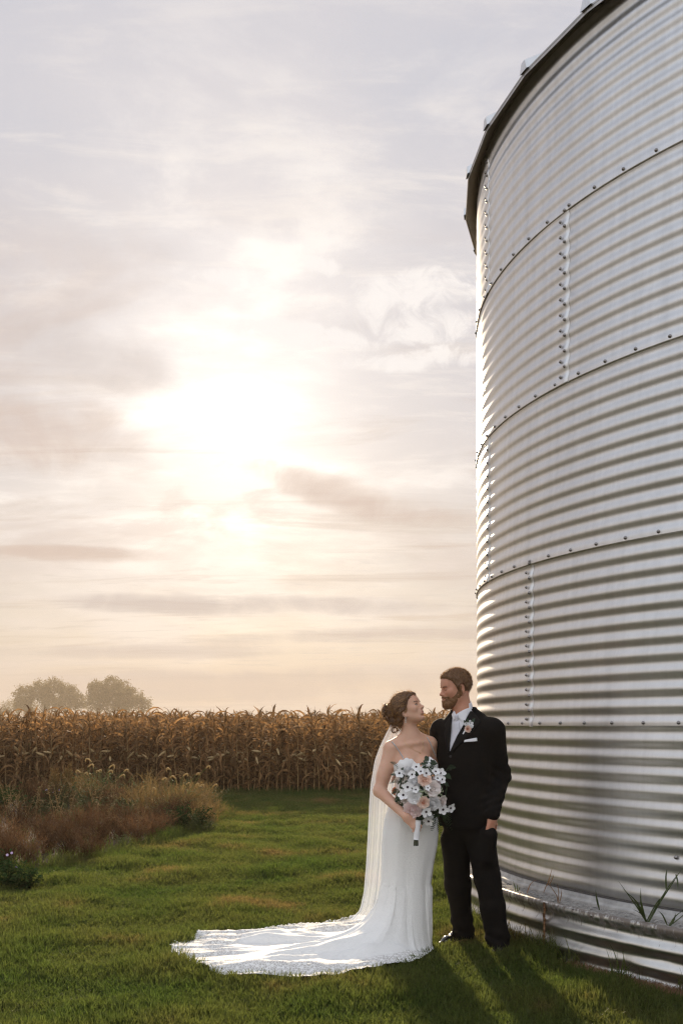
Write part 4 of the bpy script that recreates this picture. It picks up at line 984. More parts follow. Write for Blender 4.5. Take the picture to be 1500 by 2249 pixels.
def surface(F_, lo, hi, h):
    """surface nets on a narrow band -> verts, quads"""
    lo = np.array(lo, float); hi = np.array(hi, float); C = 4; hc = h * C
    nc = np.ceil((hi - lo) / hc).astype(int) + 1
    ax = [lo[i] + hc * np.arange(nc[i]) for i in range(3)]
    Pc = np.stack(np.meshgrid(*ax, indexing='ij'), -1).reshape(-1, 3); Dc = F_(Pc).reshape(nc)
    near = np.ones([n - 1 for n in nc], bool) * False
    mn = None
    for a in (0, 1):
        for b in (0, 1):
            for c in (0, 1):
                v = np.abs(Dc[a:nc[0] - 1 + a, b:nc[1] - 1 + b, c:nc[2] - 1 + c]); mn = v if mn is None else np.minimum(mn, v)
    near = mn < 2.0 * hc
    nf = (nc - 1) * C
    D = np.repeat(np.repeat(np.repeat(Dc[:-1, :-1, :-1], C, 0), C, 1), C, 2)
    I = np.argwhere(near); off = np.stack(np.meshgrid(*[np.arange(C)] * 3, indexing='ij'), -1).reshape(-1, 3)
    idx = (I[:, None, :] * C + off[None]).reshape(-1, 3)
    D[idx[:, 0], idx[:, 1], idx[:, 2]] = F_(lo + idx * h)
    D[0] = D[-1] = 1; D[:, 0] = D[:, -1] = 1; D[:, :, 0] = D[:, :, -1] = 1
    S = D < 0; n0, n1, n2 = D.shape
    cs = np.zeros((n0 - 1, n1 - 1, n2 - 1), np.int8)
    for a in (0, 1):
        for b in (0, 1):
            for c in (0, 1): cs += S[a:n0 - 1 + a, b:n1 - 1 + b, c:n2 - 1 + c]
    A = np.argwhere((cs > 0) & (cs < 8)); vid = np.full(cs.shape, -1, np.int32); vid[A[:, 0], A[:, 1], A[:, 2]] = np.arange(len(A))
    acc = np.zeros((len(A), 3)); cnt = np.zeros(len(A))
    cor = [(a, b, c) for a in (0, 1) for b in (0, 1) for c in (0, 1)]
    val = {q: D[A[:, 0] + q[0], A[:, 1] + q[1], A[:, 2] + q[2]] for q in cor}
    for q in cor:
        for ax_ in range(3):
            if q[ax_]: continue
            r = list(q); r[ax_] = 1; r = tuple(r); v0, v1 = val[q], val[r]; m = (v0 < 0) != (v1 < 0); t = np.where(m, v0 / (v0 - v1 + 1e-20), 0)
            p = np.array(q, float)[None].repeat(len(A), 0); p[:, ax_] += t; acc[m] += p[m]; cnt[m] += 1
    V = lo + (A + acc / np.maximum(cnt, 1)[:, None]) * h
    Q = []
    for ax_ in range(3):
        o1, o2 = (ax_ + 1) % 3, (ax_ + 2) % 3
        sl0 = [slice(0, n) for n in D.shape]; sl1 = list(sl0); sl0[ax_] = slice(0, D.shape[ax_] - 1); sl1[ax_] = slice(1, D.shape[ax_])
        e = np.argwhere(S[tuple(sl0)] != S[tuple(sl1)])
        e = e[(e[:, o1] > 0) & (e[:, o2] > 0)]
        neg = S[e[:, 0], e[:, 1], e[:, 2]]
        def cell(d1, d2):
            c = e.copy(); c[:, o1] -= d1; c[:, o2] -= d2; return vid[c[:, 0], c[:, 1], c[:, 2]]
        q = np.stack([cell(1, 1), cell(0, 1), cell(0, 0), cell(1, 0)], 1); q[~neg] = q[~neg][:, ::-1]
        Q.append(q)
    Q = np.concatenate(Q); Q = Q[(Q >= 0).all(1)]
    return V, Q
def sculpt(name, F_, lo, hi, h, mat_, parent=None, relax=1):
    V, Q = surface(F_, lo, hi, h)
    for _ in range(relax):                         # light smoothing of the lattice
        acc = np.zeros_like(V); cnt = np.zeros(len(V))
        for a in range(4):
            np.add.at(acc, Q[:, a], V[Q[:, (a + 1) % 4]]); np.add.at(cnt, Q[:, a], 1); np.add.at(acc, Q[:, a], V[Q[:, (a + 3) % 4]]); np.add.at(cnt, Q[:, a], 1)
        V = V * .5 + .5 * acc / np.maximum(cnt, 1)[:, None]
    me = raw_mesh(name, V, Q)
    return link(name, me, mat_, parent)
def march(F_, O, Dv, tmax=.6, n=150):
    """first surface hit of rays O + t*Dv"""
    O = np.asarray(O, float); Dv = np.broadcast_to(np.asarray(Dv, float), O.shape); ts = np.linspace(0, tmax, n)
    P = O[:, None, :] + Dv[:, None, :] * ts[None, :, None]; d = F_(P.reshape(-1, 3)).reshape(len(O), n)
    hit = d < 0; i = np.where(hit.any(1), hit.argmax(1), n - 1); i = np.maximum(i, 1); r = np.arange(len(O))
    d0, d1 = d[r, i - 1], d[r, i]; t = ts[i - 1] + (ts[i] - ts[i - 1]) * np.clip(d0 / (d0 - d1 + 1e-9), 0, 1)
    return O + Dv * t[:, None]
def vnoise(P, sc, seed=0.0):
    """cheap smooth vector noise for folds"""
    x, y, z = P[:, 0] * sc + seed, P[:, 1] * sc + seed * 1.7, P[:, 2] * sc + seed * .6
    return (np.sin(x * 1.3 + 1.7 * np.sin(y * 1.1 + z)) + np.sin(y * 1.9 + 1.3 * np.sin(z * 1.4 + x * .7)) + np.sin(z * 1.6 + 1.5 * np.sin(x * 1.2 - y))) / 3
def strip_patch(A, B, F_, Nv, n=16, m=5, off=.005, thick=.006, reach=.35):
    """cloth strip between two polylines (world points in front of the surface), laid on the surface along -Nv"""
    A = np.asarray(A, float); B = np.asarray(B, float)
    def rs(P):
        s = np.concatenate([[0], np.cumsum(np.linalg.norm(np.diff(P, axis=0), axis=1))]); t = np.linspace(0, s[-1], n); return np.stack([np.interp(t, s, P[:, i]) for i in range(3)], 1)
    A, B = rs(A), rs(B); G = np.stack([A + (B - A) * t for t in np.linspace(0, 1, m)], 1); Nv = np.asarray(Nv, float)
    H = march(F_, G.reshape(-1, 3) + Nv * reach, -Nv, reach * 2.2).reshape(n, m, 3)
    top = H + Nv * (off + thick); bot = H - Nv * .004; mb = MB()
    edge = np.minimum(np.minimum(np.arange(m), np.arange(m)[::-1])[None, :], np.minimum(np.arange(n), np.arange(n)[::-1])[:, None]); top = top - Nv * ((edge == 0) * thick * .45)[..., None]
    mb.grid(top); mb.grid(bot[::-1]); ring = lambda X: np.concatenate([X[0], X[1:, -1], X[-1, -2::-1], X[-2:0:-1, 0]])
    a, b = ring(top), ring(bot); mb.grid(np.stack([a, b], 1), closed_u=True)
    return mb

def head_sculpt(fr, female=False):
    """head in its own frame: x forward (face), y to the left ear, z up; origin between the ears"""
    S = Sculpt(); w = .94 if female else 1.0; j = .86 if female else 1.0
    S.ell((-.012, 0, .034), (.098, .075 * w, .090), .02, fr)
    S.ell((.030, 0, -.030), (.060, .058 * w, .082), .03, fr)
    for sd in (-1, 1):
        S.cap((-.004, .050 * sd * w, -.046), (.060, .018 * sd * j, -.096 if not female else -.091), .021 * j, .019 * j, .03, fr)
        S.ell((.058, .038 * sd * w, -.018), (.026, .024, .026), .022, fr)
    S.ell((.074, 0, -.099 if not female else -.094), (.019 * j, .021 * j, .017 * j), .022, fr)
    S.cap((.079, -.030, .021), (.079, .030, .021), .0095 if not female else .007, .0095 if not female else .007, .02, fr)
    S.ell((.068, 0, .050), (.022, .045, .035), .03, fr)
    for sd in (-1, 1): S.ell((.097, .031 * sd, .004), (.019, .018, .0125), .010, fr, sub=True)
    for sd in (-1, 1): S.ell((.0735, .0305 * sd, .003), (.0135, .0150, .0125), .006, fr)          # closed-over eye balls
    t = .109 if not female else .114
    S.cap((.084, 0, .010), (t, 0, -.026), .0075, .0105 if not female else .009, .012, fr)
    for sd in (-1, 1): S.ell((t - .012, .0115 * sd, -.030), (.010, .0075, .008), .008, fr)
    S.ell((.080, 0, -.057), (.018, .026, .020), .018, fr)                                      # muzzle
    S.cap((.0925, -.013, -.0545), (.0925, .013, -.0545), .0048, .0048, .005, fr); S.cap((.0965, -.006, -.0535), (.0965, .006, -.0535), .0045, .0045, .005, fr)
    S.cap((.0915, -.012, -.0660), (.0915, .012, -.0660), .0055, .0055, .005, fr)
    S.cap((.0990, -.017, -.0602), (.0990, .017, -.0602), .0028, .0028, .003, fr, sub=True)
    S.ell((.090, 0, -.081), (.012, .02, .006), .010, fr, sub=True)
    ez = -.018 if female else 0.0; k0 = 1.12 if female else 1.0
    for sd in (-1, 1):                                                                         # ears
        S.ell((-.010, .079 * sd * w, -.006 + ez), (.019, .0085, .031), .008, fr)
        S.ell((-.005, .088 * sd * w, -.001 + ez), (.0095, .0095, .017), .003, fr, sub=True); S.cap((-.020, .088 * sd * w, -.008 + ez), (-.020, .088 * sd * w, .012 + ez), .0035, .0035, .003, fr, sub=True)
        S.ell((-.002, .078 * sd * w, -.034 + ez), (.009, .007, .010), .006, fr)
    return S
def face_details(fr, root, skin_dark, hair_m, lip_m, female, gaze=(0, 0)):
    eyew = MATS['eye_white']; iris = MATS['eye_iris']
    for sd in (-1, 1):
        c0 = fr.p((.0772, .0305 * sd, .0025)); e = MB(); 
        th = np.linspace(0, PI, 9); ph = np.linspace(0, 2 * PI, 13)
        e.grid(np.array([[c0 + fr.R @ np.array((math.sin(a) * math.cos(b), math.sin(a) * math.sin(b), math.cos(a))) * .0108 for b in ph] for a in th])); eo = e.build('eye', eyew, root)
        q = fr.R @ np.array((.93, gaze[0], gaze[1])); q /= np.linalg.norm(q); u = np.cross(q, (0, 0, 1)); u /= np.linalg.norm(u); v = np.cross(u, q); d = MB()
        d.add([c0 + q * .0114] + [c0 + q * .0106 + (u * math.cos(a) + v * math.sin(a)) * .0052 for a in np.linspace(0, 2 * PI, 12, endpoint=False)], [(0, 1 + i, 1 + (i + 1) % 12) for i in range(12)]); d.build('iris', iris, eo)
        # lids: skin caps over the ball, lash line along the upper one
        skin = MATS['skin_her' if female else 'skin_him']; e_up, e_lo = (R_(16), R_(-20)) if female else (R_(-2), R_(-20)); az = np.linspace(-80, 80, 13) * PI / 180
        def ball(r_, a, e): return c0 + fr.R @ np.array((math.cos(e) * math.cos(a), math.cos(e) * math.sin(a), math.sin(e))) * r_
        lid = MB(); lid.grid(np.array([[ball(.0122 * fr.k + .0003 * (j == 0), a, (e_up * math.cos(a) - R_(4) * (1 - math.cos(a))) * (1 - t) + R_(85) * t) for a in az] for j, t in enumerate((0, .12, .4, .7, 1))])); lid.build('eyelid', skin, eo)
        lo = MB(); lo.grid(np.array([[ball(.0119 * fr.k, a, e_lo * math.cos(a) * (1 - t) - R_(85) * t) for a in az] for t in (0, .15, .5, 1)])); lo.build('lower_lid', skin, eo)
        lash = MB(); lash.tube([ball(.0128 * fr.k, a, e_up * math.cos(a) - R_(4) * (1 - math.cos(a)) - .02) for a in az], [.0006] + [.0024 if female else .0015] * 11 + [.0008], 5); lash.build('lash_line', skin_dark, eo)
        a_ = np.linspace(-1, 1, 9)
        br = MB(); bz = .0225 if female else .0195
        br.tube([fr.p((.0925 - .012 * ((t + .5) / 1.5) ** 2 * (t > -.5), sd * (.0300 + .0185 * t), bz + .0035 * (1 - (t - .2) ** 2))) for t in a_], list(np.interp(a_, [-1, -.5, .5, 1], [.0034, .0048, .0042, .0018] if female else [.004, .0058, .0050, .002])), 6, flat=.6); br.build('eyebrow', hair_m, root)
    lp = MB(); a_ = np.linspace(-1, 1, 9)
    lp.tube([fr.p((.0985 - (.013 if female else .0085) * t * t, .0165 * t * (1.42 if female else 1), -.0556 + .0010 * math.cos(t * 6) + (.0065 if female else .002) * t * t)) for t in a_], [.001] + list(.0034 * (1 - a_[1:-1] ** 2 * .6)) + [.001], 6)
    lp.tube([fr.p((.0975 - (.013 if female else .0085) * t * t, .0150 * t * (1.50 if female else 1), -.0672 + (.0165 if female else .0035) * t * t)) for t in a_], [.001] + list(.0043 * (1 - a_[1:-1] ** 2 * .6)) + [.001], 6)
    lp.build('lips', lip_m, root)
    if female:
        tt = MB(); tt.tube([fr.p((.0950 - .010 * t * t, .0180 * t, -.0606 + .0075 * t * t)) for t in a_], [.001] + [.0032] * 7 + [.001], 5); tt.build('teeth', eyew, root)
def strands(name, roots, dirs, length, m, parent, w=.0016, curl=.3, seg=3, seed=1, flow=None):
    """short hair ribbons standing on a surface"""
    r = np.random.default_rng(seed); n = len(roots); L_ = length * r.uniform(.6, 1.25, n); V = []; Q = []; k = seg + 1
    d = dirs / (np.linalg.norm(dirs, axis=1)[:, None] + 1e-9); side = np.cross(d, r.normal(size=(n, 3))); side /= np.linalg.norm(side, axis=1)[:, None] + 1e-9
    P = roots - d * .003; out = []
    for i in range(k):
        ww = w * (1 - .85 * i / seg); out.append(P - side * ww / 2); out.append(P + side * ww / 2)
        dd = d + r.normal(size=(n, 3)) * curl * .4; dd /= np.linalg.norm(dd, axis=1)[:, None]; P = P + dd * (L_ / seg)[:, None]; d = dd
    V = np.stack(out, 1).reshape(-1, 3); b = (np.arange(n) * 2 * k)[:, None]
    Q = np.concatenate([np.stack([b[:, 0] + 2 * i, b[:, 0] + 2 * i + 1, b[:, 0] + 2 * i + 3, b[:, 0] + 2 * i + 2], 1) for i in range(seg)])
    o = link(name, raw_mesh(name, V, Q), m, parent); return o
def mesh_points(o, n, seed=0):
    me = o.data; V = np.empty(len(me.vertices) * 3); me.vertices.foreach_get('co', V); N_ = np.empty(len(me.vertices) * 3); me.vertices.foreach_get('normal', N_)
    i = np.random.default_rng(seed).integers(0, len(me.vertices), n); return V.reshape(-1, 3)[i], N_.reshape(-1, 3)[i]
def hand(S, wrist, fwd, back, L_=.19, curl=(.5, .6, .65, .7), thumb=1, k=.006, spread=.5, thumb_curl=.5):
    """palm, four fingers and a thumb; fwd = along the fingers, back = direction the back of the hand faces, thumb = side sign"""
    f = np.array(fwd, float); f /= np.linalg.norm(f); b = np.array(back, float); b -= f * (b @ f); b /= np.linalg.norm(b); s = np.cross(f, b) * thumb; w = np.array(wrist, float)
    S.cap(w, w + f * L_ * .12, .026 * L_ / .19, .025 * L_ / .19, .02)
    for i, q in enumerate((.55, .2, -.18, -.52)):
        S.cap(w + f * L_ * .08 + s * q * .034, w + f * L_ * .46 + s * q * .046, .015 * L_ / .19, .0105 * L_ / .19, .016)
    lens = (.40, .46, .42, .33); tips = []
    for i, q in enumerate((.62, .21, -.20, -.60)):
        p = w + f * L_ * (.48 - .03 * abs(i - 1.2)) + s * q * .043; a = curl[i]; d = f * 1.0 + s * q * .12 * spread; ang = a * .5; l = lens[i] * L_; rr = .0088 * L_ / .19
        for t, part in enumerate((.45, .31, .24)):
            dd = d * math.cos(ang) - b * math.sin(ang); dd /= np.linalg.norm(dd); e = p + dd * l * part; S.cap(p, e, rr, rr * .9, k); p = e; rr *= .9; ang += a * 1.0
        tips.append(p)
    p = w + f * L_ * .13 + s * .024; d = f * .62 + s * .75 - b * .25; d /= np.linalg.norm(d); rr = .0125 * L_ / .19
    for t, part in enumerate((.20, .17, .14)):
        e = p + d * L_ * part; S.cap(p, e, rr, rr * .88, .010 if t == 0 else k); p = e; rr *= .88; d = d - s * .35 * thumb_curl - b * .35 * thumb_curl + f * .2; d /= np.linalg.norm(d)
    return tips
# ------------------------------------------------------------------ people: materials
mat('skin_him', (.60, .31, .205), .48, var=(.54, .245, .155), vscale=18, sss=.25, spec=.4)
mat('skin_her', (.68, .415, .295), .48, var=(.63, .36, .245), vscale=14, sss=.25, spec=.4)
mat('eye_white', (.72, .70, .66), .25); mat('eye_iris', (.035, .028, .022), .2)
mat('lash_dark', (.02, .013, .01), .7)
mat('lips_him', (.42, .17, .13), .5); mat('lips_her', (.40, .11, .10), .4)
mat('hair_him', (.13, .062, .025), .55, var=(.21, .11, .05), vscale=60, trans=.12); mat('beard', (.16, .070, .026), .6, var=(.27, .135, .055), vscale=70, trans=.12)
mat('hair_rim_glow', (.34, .18, .07), .45, var=(.42, .25, .11), vscale=40, trans=.55)  # flyaway strands: golden rim light put into the colour, paler than the hair
mat('suit_black', (.0065, .0055, .0050), .88, var=(.0095, .0080, .0072), vscale=90, bump=.12, bscale=500, spec=.15)
mat('lapel_black', (.0065, .0055, .0050), .72, spec=.2)
mat('shirt_white', (.80, .80, .83), .8, var=(.76, .76, .80), vscale=40)
mat('tie_satin', (.66, .66, .72), .38, sheen=.2, var=(.58, .58, .64), vscale=30)
mat('shoe_leather', (.010, .009, .009), .16, spec=.6, coat=.4)
mat('button_black', (.012, .011, .011), .3)
mat('square_white', (.82, .82, .84), .8)
def cam_ray(xp, yp, Y): return np.array(px(xp, yp, Y))
CAMP = np.array((0, 0, CAM_H))
def on_surface(F_, pts, Y0=5.4, Y1=7.3):
    """where the sight lines through the given photo points meet the surface"""
    pts = np.asarray(pts, float); O = np.array([cam_ray(a, b, Y0) for a, b in pts]); E = np.array([cam_ray(a, b, Y1) for a, b in pts]); D = E - O; L_ = np.linalg.norm(D, axis=1); D /= L_[:, None]
    return march(F_, O, D, float(L_.max()), 420)

# ------------------------------------------------------------------ groom
def build_groom():
    PHI = R_(34); N_ = np.array((-math.sin(PHI), -math.cos(PHI), 0)); U = np.array((math.cos(PHI), -math.sin(PHI), 0)); O = np.array((.80, 6.44, 0))
    T = lambda u, z, n: O + U * u + N_ * n + np.array((0, 0, z))
    tf = Frame(O, U, -N_, (0, 0, 1))                    # x across, y to the back, z up
    root = empty('person', (.88, 6.45, 0)); tag(root, 'bearded man in a black suit with white tie, hand in pocket', 'person', 'bridal couple standing by the grain bin')
    def child(o):
        o.parent = root; o.matrix_parent_inverse = Matrix.Translation((-.88, -6.45, 0)); return o
    # frames
    ya = R_(72); f = np.array((-math.sin(ya), -math.cos(ya), 0)); pitch = R_(-7); up = np.array((0, 0, 1.0))
    fx = f * math.cos(pitch) + up * math.sin(pitch); fz = up * math.cos(pitch) - f * math.sin(pitch); fy = np.cross(fz, fx)
    HF = Frame((.737, 6.43, 1.707), fx, fy, fz, .985)
    P_ = lambda x, y, Y: np.array(px(x, y, Y))
    sh_l, el_l, wr_l = P_(1083, 1604, 6.34), P_(1097, 1705, 6.42), P_(1081, 1788, 6.28)      # his left arm, on the right in the picture
    sh_r, el_r, wr_r = P_(969, 1607, 6.55), P_(962, 1702, 6.66), P_(905, 1745, 6.66)
    hipL, kneeL, ankL = P_(1000, 1845, 6.50), P_(1007, 1948, 6.58), P_(1018, 2052, 6.66)     # leg on the left in the picture
    hipR, kneeR, ankR = P_(1056, 1845, 6.40), P_(1076, 1955, 6.38), P_(1092, 2062, 6.40)
    # --- body: one continuous surface
    B = head_sculpt(HF)
    B.cap(HF.p((-.022, 0, -.05)), T(-.005, 1.50, .01), .060, .066, .03)
    B.ell((0, -.01, 1.30), (.165, .10, .23), .05, tf); B.ell((0, 0, 1.05), (.15, .095, .20), .06, tf); B.ell((0, 0, .90), (.155, .10, .14), .06, tf)
    B.cap(T(-.15, 1.44, 0), T(.15, 1.44, 0), .055, .055, .05)
    B.chain([sh_l, el_l, wr_l], [.052, .042, .030], .03); B.chain([sh_r, el_r, wr_r], [.052, .042, .030], .03)
    B.chain([hipL, kneeL, ankL], [.075, .055, .040], .05); B.chain([hipR, kneeR, ankR], [.075, .055, .040], .05)
    for a, d in ((ankL, (-.655, -.755, 0)), (ankR, (-.277, -.961, 0))):
        d = np.array(d) / np.linalg.norm(d); B.cap(a * (1, 1, 0) + (0, 0, .05), a * (1, 1, 0) + (0, 0, .035) + d * .05, .024, .018, .02)
    hand(B, wr_l + np.array((.004, -.004, -.012)), (-.22, -.12, -.95), (.62, -.78, 0), .19, (.2, .2, .25, .3), thumb=-1, thumb_curl=.6)
    hand(B, wr_r, (-.95, .05, -.2), (0, 1, .1), .18, (.4, .4, .4, .4), thumb=1)
    body = child(sculpt('body', B, (.35, 6.05, -.02), (1.25, 6.95, 1.86), .0042, MATS['skin_him']))
    face_details(HF, root, MATS['lash_dark'], MATS['hair_him'], MATS['lips_him'], False, (0, -.5))
    # --- hair and beard: shells over the head plus short strands
    HS = head_sculpt(HF)
    def loc(P): return (P - HF.o) @ HF.R / HF.k
    H = Sculpt(); H.ops = list(HS.ops)
    def hair_cut(P, d):
        q = loc(P); x, y, z = q[:, 0], q[:, 1], q[:, 2]; top = .008 + .005 * np.clip((z - .05) / .06, 0, 1)
        line = np.interp(x, [-.10, -.03, -.012, .004, .016, .030, .048, .072, .1], [-.085, -.062, -.045, -.030, -.012, .026, .056, .073, .080]) - .04 * np.abs(y)
        side = np.clip((.02 - z) / .06, 0, 1); d2 = d - (top * (1 - side) + .0028 * side) * np.clip(.15 + (z - line) / .022, .15, 1) - .0018 * vnoise(P, 95, 2.)
        ear = np.sqrt(((x + .010) / .024) ** 2 + ((z + .004) / .038) ** 2) - 1
        return np.maximum(np.maximum(d2, (line - z)), -ear * .03)
    H.post = [hair_cut]
    hair = child(sculpt('hair', H, HF.o - .17, HF.o + .17, .003, MATS['hair_him']))
    P0, Nn = mesh_points(hair, 5200, 3); q = loc(P0); keep = (q[:, 2] > -.07); flow = HF.R @ np.array((.25, 0, .6)); fl = np.where((q[:, 2] > .05)[:, None], flow[None], (HF.R @ np.array((-.35, 0, -.9)))[None])
    st = child(strands('hair_strands', P0[keep], (Nn * .45 + fl * .8)[keep],   .0115, MATS['hair_him'], None, .0015, .35, 3, 4)); st['kind'] = 'stuff'
    top = P0[:, 2] > HF.o[2] + .04; st = child(strands('flyaway_hair', P0[top], (Nn * .7 + (HF.R @ np.array((.3, 0, .4)))[None])[top], .016, MATS['hair_rim_glow'], None, .0013, .7, 3, 14)); st['kind'] = 'stuff'
    Bd = Sculpt(); Bd.ops = list(HS.ops)
    def beard_cut(P, d):
        q = loc(P); x, y, z = q[:, 0], q[:, 1], q[:, 2]; thick = .0022 + .007 * np.clip((x - .02) / .06, 0, 1) * np.clip((-.055 - z) / .03, 0, 1) + .0015 * vnoise(P, 140, 1.)
        chk = np.interp(x, [-.01, .006, .018, .030, .050, .066, .074, .080, .1], [.02, .018, -.010, -.032, -.048, -.053, -.047, -.0425, -.0425])      # cheek line and moustache
        low = -.128 + .9 * np.clip(.045 - x, 0, .1)
        mouth = np.sqrt(((z + .0610) / .0105) ** 2 + (y / .024) ** 2) - 1; mouth = np.where(x > .075, mouth, 1)
        return np.maximum.reduce([d - thick, z - chk, low - z, -.006 - x, -mouth * .012])
    Bd.post = [beard_cut]
    beard = child(sculpt('beard', Bd, HF.o - .15, HF.o + .15, .0028, MATS['beard']))
    P0, Nn = mesh_points(beard, 4200, 5)
    st = child(strands('beard_strands', P0, Nn * .55 + (HF.R @ np.array((.25, 0, -.85)))[None], .007, MATS['beard'], None, .0014, .5, 3, 6)); st['kind'] = 'stuff'
    # --- shirt, collar, tie
    Sh = Sculpt(); Sh.ell((0, -.012, 1.30), (.172, .112, .24), .05, tf); Sh.cap(T(-.12, 1.46, .0), T(.12, 1.46, .0), .062, .062, .05); Sh.cap(T(-.005, 1.47, .012), HF.p((-.028, 0, -.125)), .084, .070, .03)
    nk = HF.p((-.024, 0, -.118)); ax = np.array(nk - T(-.005, 1.44, .0)); ax /= np.linalg.norm(ax)
    def cut(P, d): uu = (P - O) @ U; nn = (P - O) @ N_; notch = np.minimum(P[:, 2] - (1.535 + .62 * np.abs(uu + .035)), nn - .03); return np.maximum.reduce([d, notch, 1.12 - P[:, 2], (P - nk) @ ax - .012 - .022 * ((P - nk) @ -N_ > .02)])
    Sh.post = [cut]
    child(sculpt('shirt', Sh, (.45, 6.1, 1.08), (1.15, 6.8, 1.66), .004, MATS['shirt_white']))
    Sh0 = Sculpt(); Sh0.ops = Sh.ops
    def flap(a, b, c, d):
        P4 = on_surface(Sh0, [a, b, c, d]); return strip_patch(P4[[0, 1]], P4[[3, 2]], Sh0, N_, 10, 6, .006, .006, .1)
    child(flap((998, 1562), (993, 1570), (997, 1583), (1003, 1574)).build('collar', MATS['shirt_white']))
    child(flap((1034, 1554), (1036, 1562), (1022, 1587), (1005, 1574)).build('collar', MATS['shirt_white']))
    A = on_surface(Sh0, [(999, 1586), (994, 1612), (986, 1655)]); Bq = on_surface(Sh0, [(1009, 1584), (1012, 1612), (1006, 1650)])
    child(strip_patch(A, Bq, Sh0, N_, 16, 6, .006, .006, .1).build('tie', MATS['tie_satin']))
    kn = on_surface(Sh0, [(1004, 1579)])[0] + N_ * .008; K = Sculpt(); K.cap(kn + (0, 0, .014), kn + (0, 0, -.012), .0135, .009, .01)
    child(sculpt('tie_knot', K, kn - .05, kn + .05, .003, MATS['tie_satin']))
    # --- jacket
    J = Sculpt(); J.ell((0, -.01, 1.30), (.192, .128, .26), .05, tf); J.ell((0, -.002, 1.06), (.172, .122, .24), .07, tf); J.ell((.0, .0, .88), (.188, .135, .24), .06, tf)
    J.cap(T(-.165, 1.447, .0), T(.16, 1.452, 0), .060, .060, .06); J.cap(T(-.07, 1.49, -.03), T(.07, 1.49, -.03), .062, .062, .06)
    J.cap(T(-.01, 1.50, -.012), T(-.01, 1.56, .0), .095, .080, .05)
    J.chain([sh_l, el_l, wr_l], [.076, .064, .050], .04); J.chain([sh_r, el_r, wr_r], [.076, .064, .050], .04)
    Ju = Sculpt(); Ju.ops = J.ops
    armc = np.array(el_l)
    def folds(P, d):
        q = (P - O); u = q @ U; n = q @ N_; z = P[:, 2]
        w = .0035 * vnoise(P, 14, 3.1) + .0022 * vnoise(P, 30, .4)
        da = np.linalg.norm((P - armc) * (1, 1, .8), axis=1); w = w + .0050 * np.exp(-(da / .11) ** 2) * np.sin((z * 1.0 + u * .7) * 95)
        db = np.linalg.norm(P - (np.array(wr_l) + (0, 0, .06)), axis=1); w = w + .0035 * np.exp(-(db / .09) ** 2) * np.sin((z - u * .5) * 120)
        d = d + w
        # groove between sleeve and body is kept by the blend; hem cut, neck cut, opening of the front
        d = np.maximum(d, (.815 - .02 * u) - z)
        hip = np.linalg.norm(P - wr_l, axis=1)
        d = np.maximum(d, np.where((u > .10), (wr_l[2] - .012) - z - np.clip((.20 - u), 0, .1) * 1.2, -1.0) * (z < 1.0)) if False else d
        tri = np.maximum.reduce([-(u - (-.045 + (z - 1.305) * -.05)) , (u - (-.045 + (z - 1.305) * .51)), 1.305 - z]); wedge = np.maximum(tri, .018 - n)
        d = np.maximum(d, -wedge)
        collar_top = np.maximum(d, z - (1.578 + .012 * (n < 0.0) - .10 * np.clip(np.abs(u) - .085, 0, 1)))
        front = np.maximum(np.abs(u + .045) - .003, np.maximum(z - 1.30, .05 - n)); d = collar_top
        # curved cut-away below the last button
        ca = np.maximum(np.maximum(.98 - z, 0) * -1 + .0, 0)
        return d
    J.post = [folds]
    child(sculpt('jacket', J, (.38, 6.05, .76), (1.26, 6.95, 1.62), .0046, MATS['suit_black']))
    def lapel(inner, outer, nm='lapel'):
        A = on_surface(Ju, inner); B2 = on_surface(Ju, outer); return child(strip_patch(A, B2, Ju, N_, 18, 6, .002, .007, .12).build(nm, MATS['lapel_black']))
    lapel([(1034, 1562), (1018, 1594), (989, 1652)], [(1041, 1566), (1056, 1587), (1048, 1594), (1042, 1606), (993, 1656)])
    lapel([(993, 1572), (990, 1604), (987, 1652)], [(986, 1579), (976, 1594), (980, 1600), (976, 1610), (984, 1655)])
    for yy in (1662, 1690):
        c0 = on_surface(Ju, [(990, yy)])[0] + N_ * .004; bt = MB(); a, b = U, np.array((0, 0, 1.))
        bt.add([c0 + N_ * .003] + [c0 + (a * math.cos(t) + b * math.sin(t)) * .0095 for t in np.linspace(0, 2 * PI, 12, endpoint=False)], [(0, 1 + i, 1 + (i + 1) % 12) for i in range(12)]); child(bt.build('button', MATS['button_black']))
    A = on_surface(Ju, [(1020, 1631), (1048, 1630)]); B2 = on_surface(Ju, [(1021, 1626), (1047, 1621)])
    child(strip_patch(A, B2, Ju, N_, 8, 4, .004, .006, .1).build('pocket_square', MATS['square_white']))
    A = on_surface(Ju, [(1019, 1633), (1050, 1631)]); B2 = on_surface(Ju, [(1019, 1630), (1050, 1628)])
    child(strip_patch(A, B2, Ju, N_, 8, 4, .003, .007, .1).build('breast_pocket', MATS['suit_black']))
    # --- trousers
    Tr = Sculpt(); Tr.ell((0, 0, .88), (.172, .118, .16), .05, tf)
    Tr.chain([hipL, P_(1006, 1946, 6.57), P_(1015, 2020, 6.64), P_(1019, 2060, 6.66)], [.098, .082, .068, .074], .03)
    Tr.chain([hipR, P_(1069, 1926, 6.385), P_(1083, 1995, 6.38), P_(1093, 2066, 6.40)], [.092, .084, .077, .078], .03)
    Tr.cap(P_(1074, 1834, 6.275), P_(1066, 1885, 6.31), .052, .056, .06)
    def tf_(P, d):
        z = P[:, 2]; w = .004 * vnoise(P, 11, 5.) + .003 * vnoise(P * (1, 1, 1.6), 26, 2.) * np.clip((.75 - z) / .5, 0, 1) + .006 * np.sin(z * 85 + P[:, 0] * 30) * np.exp(-((z - .10) / .07) ** 2)
        return np.maximum.reduce([d + w, .045 + .012 * np.sin(P[:, 0] * 40) - z, z - .98])
